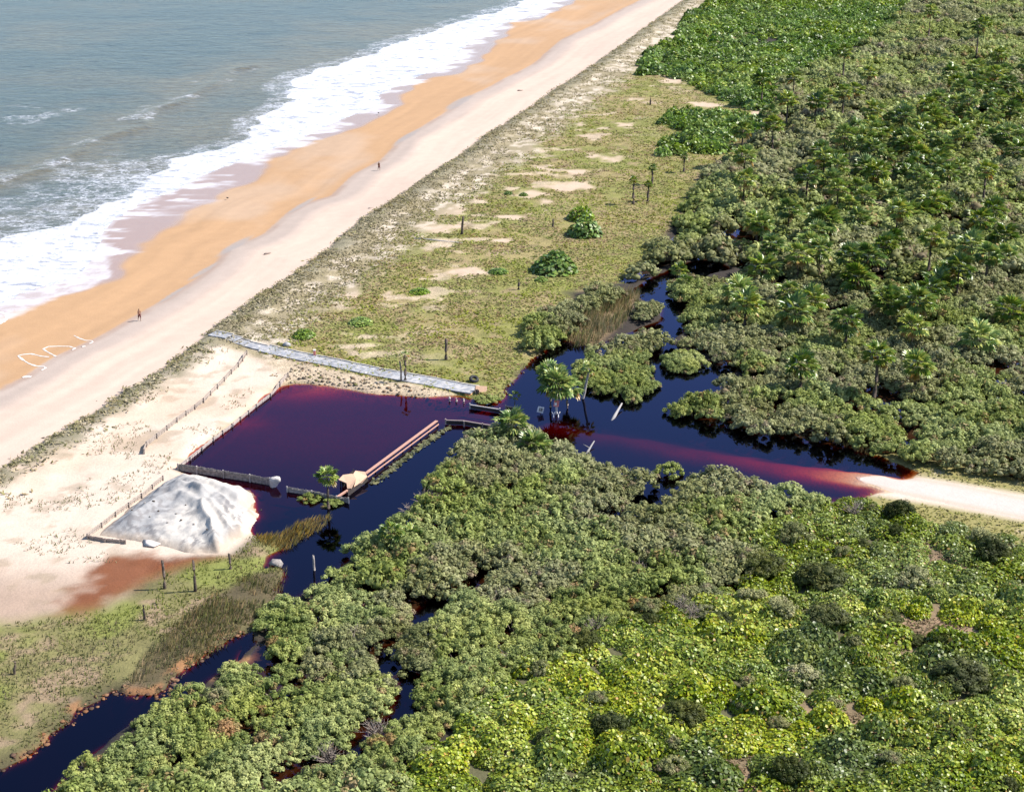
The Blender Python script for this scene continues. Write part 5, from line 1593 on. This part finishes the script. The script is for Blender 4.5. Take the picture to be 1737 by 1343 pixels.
# ------------------------------------------------------------------ grey slab path with pale kerb
pc = GA([(360, 577), (390, 583), (425, 591), (470, 601), (520, 612), (570, 622), (620, 633), (670, 643), (720, 652), (770, 661), (806, 667)])
pr_ = resample(pc, 29)
path = empty("path", (pr_[0][0], pr_[0][1], 0))
tag(path, "grey slab path between the meadow and the flooded pit", None, None, "structure")
pb = Vector(path.location)
for i in range(len(pr_) - 1):
    a, b = Vector((*pr_[i], 0)), Vector((*pr_[i + 1], 0))
    d = (b - a).normalized()
    n = Vector((-d.y, d.x, 0))
    z = max(hz(*((a + b) / 2).xy), 0.12) + 0.06
    wd = 1.2 if i > 5 else 0.85
    s_ = MB()
    rr = random.Random(i)
    tl = Matrix.Rotation(rr.uniform(-.02, .02), 3, 'X')
    q = (d.to_track_quat('X', 'Z').to_matrix()) @ tl
    s_.box((a + b) / 2 - pb + Vector((0, 0, z)), ((b - a).length * 0.965, wd * 2, 0.14), q)
    s_.build("slab", M_SLAB, path)
    k_ = MB()
    k_.box((a + b) / 2 - pb + n * (wd + 0.12) + Vector((0, 0, z + 0.05)), ((b - a).length * 0.98, 0.16, 0.26), q)
    k_.build("kerb", M_KERB, path)
# rubble bank between path and pit
rgp = np.random.default_rng(91)
bank = GA([(500, 622), (560, 636), (640, 652), (720, 664), (770, 676), (759, 680), (680, 670), (628, 667), (549, 653), (500, 650), (476, 652)])
Pc = scatter(bank, 0.55, rgp, 0.5)
m = len(Pc)
L = Leaves()
zc = height(Pc[:, 0], Pc[:, 1])
L.blobs(np.c_[Pc, zc + 0.05], 0.05 + 0.26 * rgp.random(m) ** 2.2, 0.5, palette([(0.40, 0.32, 0.23), (0.34, 0.26, 0.18), (0.24, 0.165, 0.11), (0.12, 0.09, 0.065), (0.17, 0.155, 0.06)], [4, 3, 3, 1.5, 2], m, rgp), rgp)
V, F, K = L.arrays()
tag(link("bank_rubble", mesh_np("bank_rubble", V, F, M_COVER, K)), "pale rubble and clods on the bank between the path and the pit", None, None, "stuff")
# orange clods along the creek margin
cm = GA([(0, 1302), (44, 1281), (79, 1258), (82, 1244), (123, 1221), (132, 1206), (164, 1189), (190, 1171), (214, 1180), (263, 1180), (285, 1166), (304, 1142), (351, 1106), (380, 1089), (404, 1076), (425, 1070)])
Pc = []
for a, b in zip(cm[:-1], cm[1:]):
    n = int(np.hypot(*(b - a)) * 6)
    Pc.append(a + (b - a) * rgp.random((n, 1)) + rgp.normal(size=(n, 2)) * 0.28)
Pc.append(scatter(GA([(262, 1185), (290, 1150), (310, 1160), (285, 1190)]), 0.5, rgp, 0.5))
Pc.append(scatter(GA([(210, 1225), (270, 1205), (285, 1215), (230, 1240)]), 0.5, rgp, 0.5))
Pc = np.concatenate(Pc)
m = len(Pc)
L = Leaves()
L.blobs(np.c_[Pc, np.maximum(height(Pc[:, 0], Pc[:, 1]), -0.02) + 0.03], 0.08 + 0.24 * rgp.random(m) ** 3, 0.2, palette([(0.20, 0.10, 0.05), (0.26, 0.145, 0.08), (0.10, 0.06, 0.04)], [3, 2, 3], m, rgp), rgp)
V, F, K = L.arrays()
tag(link("creek_mud", mesh_np("creek_mud", V, F, M_COVER, K)), "orange mud clods along the left margin of the black creek", None, None, "stuff")

# ------------------------------------------------------------------ the long rail and the collapsed shelter
def V3(px, py, z=0.0, up=0.0):
    x, y = G(px, py)
    return Vector((x, y, z + up))
a, b = V3(741, 722), V3(620, 812)
rail = empty("timber_railing", a)
tag(rail, "long pinkish timber railing standing in the water right of the pit", "railing")
q = MB(); q.beam((0, 0, 0.62), b - a + Vector((0, 0, 0.62)), 0.34, 0.10); q.build("top_rail", M_PINKWOOD, rail)
q = MB(); q.beam((0.22, -0.12, 0.24), b - a + Vector((0.22, -0.12, 0.24)), 0.06, 0.14); q.build("lower_rail", M_PINKWOOD, rail)
for i in range(9):
    p = (b - a) * (i / 8)
    q = MB(); q.box((0, 0, -0.2), (0.13, 0.13, 1.5)); q.build("post", M_DARKBARK, rail, False, p + Vector((0.03, 0, 0)))
sh = empty("collapsed_shelter", V3(598, 832))
tag(sh, "collapsed peach-coloured shelter roof half sunk beside the railing", "shelter")
o0 = Vector(sh.location)
def panel(name, pts, th, mat):
    pts = [Vector(p) for p in pts]
    n = (pts[1] - pts[0]).cross(pts[2] - pts[0]).normalized()
    if n.z < 0: n = -n
    q = MB()
    k = len(pts)
    vv = pts + [p - n * th for p in pts]
    q.add(vv, [tuple(range(k)), tuple(reversed(range(k, 2 * k)))] + [(i, k + i, k + (i + 1) % k, (i + 1) % k) for i in range(k)])
    return q.build(name, mat, sh)
def up_at(px, py, z):
    x, y = G(px, py, z)
    return Vector((x, y, z)) - o0
RA = [up_at(574, 813, 1.15), up_at(582, 805, 1.35), up_at(598, 803, 1.4), up_at(604, 812, 1.2), up_at(596, 828, 0.55), up_at(589, 828, 0.5), up_at(588, 819, 0.95)]
RBp = [up_at(599, 804, 1.3), up_at(603, 798, 1.35), up_at(619, 800, 1.2), up_at(623, 808, 0.85), up_at(615, 817, 0.5), up_at(600, 827, 0.45), up_at(604, 812, 1.05)]
panel("roof_panel", RA, 0.10, M_ROOF)
panel("roof_panel", RBp, 0.10, M_ROOF)
q = MB(); q.beam(up_at(592, 830, 0.3), up_at(570, 844, 0.25), 0.22, 0.16); q.build("fallen_beam", M_PINKWOOD, sh)
for p, z in (((578, 826), 1.0), ((600, 812), 1.1), ((612, 820), 0.4), ((592, 838), 0.5)):
    q = MB(); x, y = G(*p); q.box((0, 0, z / 2 - 0.3), (0.14, 0.14, z + 0.6)); q.build("post", M_DARK, sh, False, Vector((x, y, 0)) - o0)
q = MB(); q.beam(up_at(590, 838, 0.25), up_at(624, 812, 0.35), 0.06, 0.5); q.build("side_board", M_DARK, sh)
q = MB(); q.beam(up_at(580, 820, 0.5), up_at(600, 806, 0.6), 0.06, 1.1); q.build("back_board", M_DARK, sh)

# ------------------------------------------------------------------ broken rails, planks, signs and stakes in the water
def rail_fence(pts, h, label, nposts, mat, panelmat, name="rail_fence"):
    P = [V3(*p) for p in pts]
    t = empty(name, P[0])
    tag(t, label, "fence")
    for a, b in zip(P[:-1], P[1:]):
        q = MB(); q.beam(a - P[0] + Vector((0, 0, h)), b - P[0] + Vector((0, 0, h)), 0.14, 0.09); q.build("top_rail", mat, t)
        q = MB(); q.beam(a - P[0] + Vector((0, 0, h * 0.45)), b - P[0] + Vector((0, 0, h * 0.45)), 0.05, h * 0.75); q.build("board", panelmat, t)
    d = P[-1] - P[0]
    for i in range(nposts):
        q = MB(); q.box((0, 0, h * 0.5 - 0.1), (0.17, 0.17, h + 0.55)); q.build("post", mat, t, False, d * i / (nposts - 1))
rail_fence([(797, 693), (848, 701)], 0.5, "low dark board wall with a pale rail at the grass hummock", 2, M_PALEWOOD, M_DARK)
rail_fence([(848, 702), (882, 706)], 0.25, "sunken black board wall continuing past the grass hummock", 2, M_DARK, M_DARK)
rail_fence([(756, 720), (786, 721), (820, 727), (850, 731)], 0.55, "half-sunk dark board fence with small pale posts across the flooded track", 4, M_WOOD, M_DARK)
rail_fence([(858, 695), (882, 698)], 0.45, "short sunken plank below the palm seedling", 2, M_WOOD, M_DARKBARK)
for a, b, c, l in ((763, 680, 671, "first of three pale gate posts, beside the path end"), (774, 681, 673, "middle one of three pale gate posts at the path end"), (787, 683, 674, "last of three pale gate posts, nearest the orange clay")):
    o = dead_post(a, b, c, 3.6, l, M_PALEWOOD, name="gate_post")
    o['category'] = "post"; o['group'] = "pale gate posts at the path end"
# grey end pier of the path
# clay bank, broken slab, tyre
def lump(name, pts, z0, zt, mat, label, cat, seed):
    P = GA(pts)
    c = P.mean(0)
    b = MB()
    rr = random.Random(seed)
    rings = []
    n = len(P)
    for s_, z in ((1.05, z0), (0.95, z0 + (zt - z0) * 0.6), (0.7, zt), (0.3, zt * 1.05)):
        rings.append([((p[0] - c[0]) * s_ * rr.uniform(.93, 1.07), (p[1] - c[1]) * s_ * rr.uniform(.93, 1.07), z + rr.uniform(-.04, .04)) for p in P])
    V = [v for r in rings for v in r]
    F = [(j * n + i, j * n + (i + 1) % n, (j + 1) * n + (i + 1) % n, (j + 1) * n + i) for j in range(3) for i in range(n)]
    F.append(tuple(3 * n + i for i in range(n)))
    b.add(V, F)
    return tag(b.build(name, mat, None, True, (c[0], c[1], 0)), label, cat)
lump("clay_bank", [(786, 668), (792, 661), (804, 660), (812, 664), (808, 670), (797, 673), (788, 671)], -0.2, 0.35, M_ORANGE, "orange clay bank at the washed-out end of the path", "clay bank", 1)
sl = empty("broken_slab", V3(816, 669))
tag(sl, "tilted broken orange concrete slab behind the clay bank", "slab")
q = MB(); q.box((0, 0.1, 0.55), (1.5, 0.25, 1.0), Matrix.Rotation(-0.5, 3, 'X') @ Matrix.Rotation(0.35, 3, 'Z')); q.build("slab_face", M_ROOF, sl)
q = MB(); q.box((-0.5, -0.2, 0.35), (0.25, 0.9, 0.8), Matrix.Rotation(0.4, 3, 'Z')); q.build("side_face", M_DARK, sl)
def torus(name, px, py, R, r, mat, label, tilt):
    x, y = G(px, py)
    V, F = [], []
    n, m_ = 16, 8
    for i in range(n):
        for j in range(m_):
            a, b = 2 * math.pi * i / n, 2 * math.pi * j / m_
            V.append(((R + r * math.cos(b)) * math.cos(a), (R + r * math.cos(b)) * math.sin(a), r * math.sin(b)))
            F.append((i * m_ + j, ((i + 1) % n) * m_ + j, ((i + 1) % n) * m_ + (j + 1) % m_, i * m_ + (j + 1) % m_))
    b = MB(); b.add(V, F)
    o = b.build(name, mat, None, True, (x, y, hz(x, y) + R * math.sin(tilt) * 0.6 + r))
    o.rotation_euler = (tilt, 0, 0.4)
    return tag(o, label, "tyre")
torus("old_tyre", 804, 651, 0.42, 0.22, M_BLACK, "black tyre lying in the grass behind the orange clay", 0.5)
# small tilted sign with dark lettering bars
sg = empty("tilted_sign", V3(917, 702))
tag(sg, "small pale tilted sign with dark strokes sticking out of the water", "sign")
Rm = Matrix.Rotation(0.25, 3, 'Y')
q = MB(); q.box((0, 0, 0.55), (0.75, 0.05, 0.75), Rm); q.build("board", M_WPAINT, sg)
q = MB()
for bx in ((-0.12, 0.55, 0.09, 0.5), (0.14, 0.72, 0.26, 0.09), (0.14, 0.55, 0.26, 0.09), (0.14, 0.38, 0.26, 0.09), (0.05, 0.55, 0.08, 0.42)):
    q.box(Rm @ Vector((bx[0], -0.033, bx[1] - 0.55)) + Vector((0, 0, 0.55)), (bx[2], 0.012, bx[3]), Rm)
q.build("lettering", M_DARK, sg)
q = MB(); q.box((0, 0.05, 0), (0.09, 0.07, 0.9)); q.build("post", M_WOOD, sg)
# pink board and white forked stakes
pk = empty("pink_sign", V3(943, 703))
tag(pk, "pink board on a post in front of the flooded palms", "sign")
q = MB(); q.tube([(0, 0, -0.4), (0.02, 0, 0.8), (0, 0, 1.9)], 0.07, 6); q.build("post", M_PALEWOOD, pk)
q = MB(); q.box((0.05, -0.1, 1.45), (0.62, 0.06, 0.8), Matrix.Rotation(0.12, 3, 'Y')); q.build("board", M_PINK, pk)
q = MB(); q.box((-0.05, -0.14, 1.4), (0.28, 0.02, 0.36)); q.build("pale_patch", M_WPAINT, pk)
fk = empty("forked_stake", V3(943, 708))
tag(fk, "pair of white forked stakes in the water below the pink board", "stake")
for sx in (-0.28, 0.28):
    q = MB()
    q.tube([(sx, 0, -0.3), (sx, 0, 0.4)], 0.06, 6)
    q.tube([(sx, 0, 0.35), (sx - 0.22, 0, 0.75)], 0.05, 6)
    q.tube([(sx, 0, 0.35), (sx + 0.2, 0, 0.72)], 0.05, 6)
    q.build("stake", M_WPAINT, fk, True)
# leaning pale logs
def log(name, a, b, za, zb, r, mat, label, fork=None):
    A, B = V3(*a, za), V3(*b, zb)
    A.z, B.z = za, zb
    A.x, A.y = G(a[0], a[1], za); B.x, B.y = G(b[0], b[1], zb)
    t = MB()
    d = B - A
    t.tube([(0, 0, 0), d * 0.3 + Vector((0.04, 0, 0.05)), d * 0.6, d], [r, r * 1.15, r * 0.9, r * 0.55], 8)
    if fork:
        t.tube([d * 0.5, d * 0.5 + Vector(fork) * 0.6, d * 0.5 + Vector(fork)], [r * 0.6, r * 0.45, r * 0.25], 6)
    return tag(t.build(name, mat, None, True, A), label, "log")
log("driftwood_log", (1037, 715), (1055, 684), -0.15, 0.55, 0.17, M_GREYPALE, "thick pale log leaning out of the navy water on the right")
log("driftwood_log", (993, 772), (1008, 748), -0.15, 0.5, 0.12, M_GREYPALE, "forked pale branch sticking out beside the near bank", (-0.75, 0.3, 0.35))
log("driftwood_log", (702, 405), (785, 412), 0.35, 0.4, 0.14, M_PALEWOOD, "long pale driftwood trunk lying on the upper meadow sand")
log("driftwood_log", (448, 431), (460, 428), 0.38, 0.42, 0.13, M_WOOD, "short driftwood piece on the dry beach above the lower walker")
log("driftwood_log", (625, 354), (633, 352), 0.38, 0.42, 0.13, M_WOOD, "short driftwood piece on the dry beach below the upper walker")
log("driftwood_log", (878, 154), (887, 153), 0.38, 0.42, 0.15, M_WOOD, "small driftwood stick high on the far beach")
log("driftwood_log", (250, 647), (262, 634), 0.4, 0.6, 0.10, M_WOOD, "leaning driftwood stick at the dune edge beside the beach")
# stones and debris on the beach
for i, (a, b, w, lab) in enumerate([(164, 681, 5, "dark pebble on the dry beach near the dune edge"), (386, 336, 5, "dark pebble on the orange wet sand near the surf"), (642, 192, 4, "tiny dark pebble on the far orange sand")]):
    rock(a, b, w, M_DARKBARK, lab, None, "pebble", 0.3, 0.5)
# marker post by the path (pale red)
mk = empty("marker_post", V3(534, 608, 0.4))
tag(mk, "short pink marker post standing behind the grey path", "post")
q = MB(); q.box((0, 0, 0.3), (0.3, 0.2, 0.75)); q.build("shaft", M_PINK, mk)
q = MB(); q.box((0, 0, 0.75), (0.34, 0.24, 0.15)); q.build("cap", M_WPAINT, mk)
rock(486, 586, 16, M_SLAB, "pale blue-grey boulder where the path meets the dune", None, "boulder", 0.45, 0.7)

# ------------------------------------------------------------------ foam lines left on the wet sand
def foam_line(pts, w, label):
    g = GA(pts, 0.1)
    g = resample(g, max(8, len(pts) * 5))
    n = len(g)
    d = np.gradient(g, axis=0)
    nn_ = unit(np.stack([-d[:, 1], d[:, 0]], -1))
    rr = np.random.default_rng(abs(int(pts[0][0] * 3)))
    ww = w * (0.5 + 0.9 * rr.random((n, 1)))
    A_, B_ = g + nn_ * ww / 2, g - nn_ * ww / 2
    Z = lambda P, e: np.c_[P, height(P[:, 0], P[:, 1]) + e]
    V = np.concatenate([Z(A_, 0.02), Z(g, 0.07), Z(B_, 0.02)])
    i = np.arange(n - 1)
    F = np.concatenate([np.stack([i, i + 1, n + i + 1, n + i], -1), np.stack([n + i, n + i + 1, 2 * n + i + 1, 2 * n + i], -1)])
    tag(link("foam_line", mesh_np("foam_line", V, F, M_FOAM, smooth=True)), label, None, None, "structure")
foam_line([(126, 569), (135, 574), (145, 578), (155, 579), (158, 582), (151, 585)], 0.22, "thin foam line nearest the lower walker on the wet sand")
foam_line([(96, 606), (86, 600), (78, 595), (73, 591), (82, 587), (100, 587), (118, 588), (128, 592), (122, 595)], 0.24, "looped foam line in the middle of the wet sand")
foam_line([(84, 606), (70, 604), (52, 599), (38, 600), (30, 602), (38, 609), (48, 616), (60, 621), (74, 623), (78, 626), (70, 630)], 0.28, "looped foam line at the lower left of the wet sand")
foam_line([(38, 641), (44, 640), (54, 641)], 0.7, "blob of foam at the lower end of the wet sand")
foam_line([(139, 590), (145, 589)], 0.5, "small foam dab between the foam lines")
foam_line([(-2, 548), (8, 541), (14, 536), (10, 531), (0, 528)], 0.7, "curl of foam at the left edge of the beach")

# ------------------------------------------------------------------ two walkers on the beach
def person(px, py, hgt, face, shirt, label, arm):
    x, y = G(px, py, 0.2)
    z = hz(x, y)
    me = bpy.data.meshes.new("person")
    k = hgt / 1.75
    J = {'pel': (0, 0, .95), 'sp': (0, .01, 1.15), 'ch': (0, .0, 1.36), 'nk': (0, .0, 1.50), 'hd': (0, -.02, 1.60), 'ht': (0, -.01, 1.72),
         'lh': (.10, 0, .90), 'lk': (.11, -.16, .50), 'la': (.11, -.10, .09), 'lt': (.11, -.26, .04),
         'rh': (-.10, 0, .90), 'rk': (-.11, .08, .50), 'ra': (-.11, .28, .14), 'rt': (-.11, .18, .04),
         'ls': (.19, 0, 1.42), 'le': (.25, .10, 1.14), 'lw': (.27, -.02, .92), 'lf': (.27, -.06, .82),
         'rs': (-.19, 0, 1.42), 're': (-.26, -.08 - arm, 1.16), 'rw': (-.25, -.22 - arm, .98), 'rf': (-.25, -.28 - arm, .92)}
    E = [('pel', 'sp'), ('sp', 'ch'), ('ch', 'nk'), ('nk', 'hd'), ('hd', 'ht'), ('pel', 'lh'), ('lh', 'lk'), ('lk', 'la'), ('la', 'lt'), ('pel', 'rh'), ('rh', 'rk'), ('rk', 'ra'), ('ra', 'rt'), ('ch', 'ls'), ('ls', 'le'), ('le', 'lw'), ('lw', 'lf'), ('ch', 'rs'), ('rs', 're'), ('re', 'rw'), ('rw', 'rf')]
    Rr = {'pel': .14, 'sp': .125, 'ch': .14, 'nk': .06, 'hd': .095, 'ht': .07, 'lh': .10, 'lk': .065, 'la': .042, 'lt': .035, 'rh': .10, 'rk': .065, 'ra': .042, 'rt': .035, 'ls': .065, 'le': .045, 'lw': .032, 'lf': .035, 'rs': .065, 're': .045, 'rw': .032, 'rf': .035}
    ns = list(J)
    me.from_pydata([J[n] for n in ns], [(ns.index(a), ns.index(b)) for a, b in E], [])
    tmp = bpy.data.objects.new("tmp_person", me)
    C.objects.link(tmp)
    sk = tmp.modifiers.new("skin", 'SKIN')
    for n, dv_ in zip(ns, me.skin_vertices[0].data):
        dv_.radius = (Rr[n], Rr[n] * (0.8 if n in ('sp', 'ch', 'pel') else 1))
        dv_.use_root = n == 'pel'
    sb = tmp.modifiers.new("sub", 'SUBSURF'); sb.levels = 2
    dg = bpy.context.evaluated_depsgraph_get()
    body = bpy.data.meshes.new_from_object(tmp.evaluated_get(dg))
    bpy.data.objects.remove(tmp)
    body.materials.clear(); body.materials.append(M_SKIN)
    for p in body.polygons: p.use_smooth = True
    t = link("person", body, None, (x, y, z + 0.01))
    t.rotation_euler = (0, 0, face)
    t.scale = (k,) * 3
    tag(t, label, "person")
    def shell(name, mat, lo_z, hi_z, grow, xm=9):
        nv, nf, mp = [], [], {}
        for p in body.polygons:
            c = p.center
            if lo_z < c.z < hi_z and abs(c.x) < xm:
                q = []
                for vi in p.vertices:
                    if vi not in mp:
                        mp[vi] = len(nv)
                        nv.append(body.vertices[vi].co + body.vertices[vi].normal * grow)
                    q.append(mp[vi])
                nf.append(q)
        m2 = bpy.data.meshes.new(name)
        m2.from_pydata([tuple(v_) for v_ in nv], [], nf)
        m2.materials.append(mat)
        for p in m2.polygons: p.use_smooth = True
        link(name, m2, t)
    shell("shorts", M_TRUNKS, 0.55, 1.02, 0.02, 0.225)
    if shirt: shell("shirt", M_SHIRT, 1.0, 1.47, 0.018, 0.24)
    hb = MB()
    iv, if_ = ico()
    hb.add([(v_[0] * .098, v_[1] * .108 + .012, 1.665 + v_[2] * .085) for v_ in iv], [tuple(f_) for f_ in if_])
    hb.build("hair", M_HAIR, t, True)
person(237, 545, 1.74, 0.6, False, "bare-chested person in dark shorts walking on the nearer beach", 0.1)
person(643, 290, 1.62, 0.6, True, "person in dark brown clothes walking on the farther beach", 0.0)
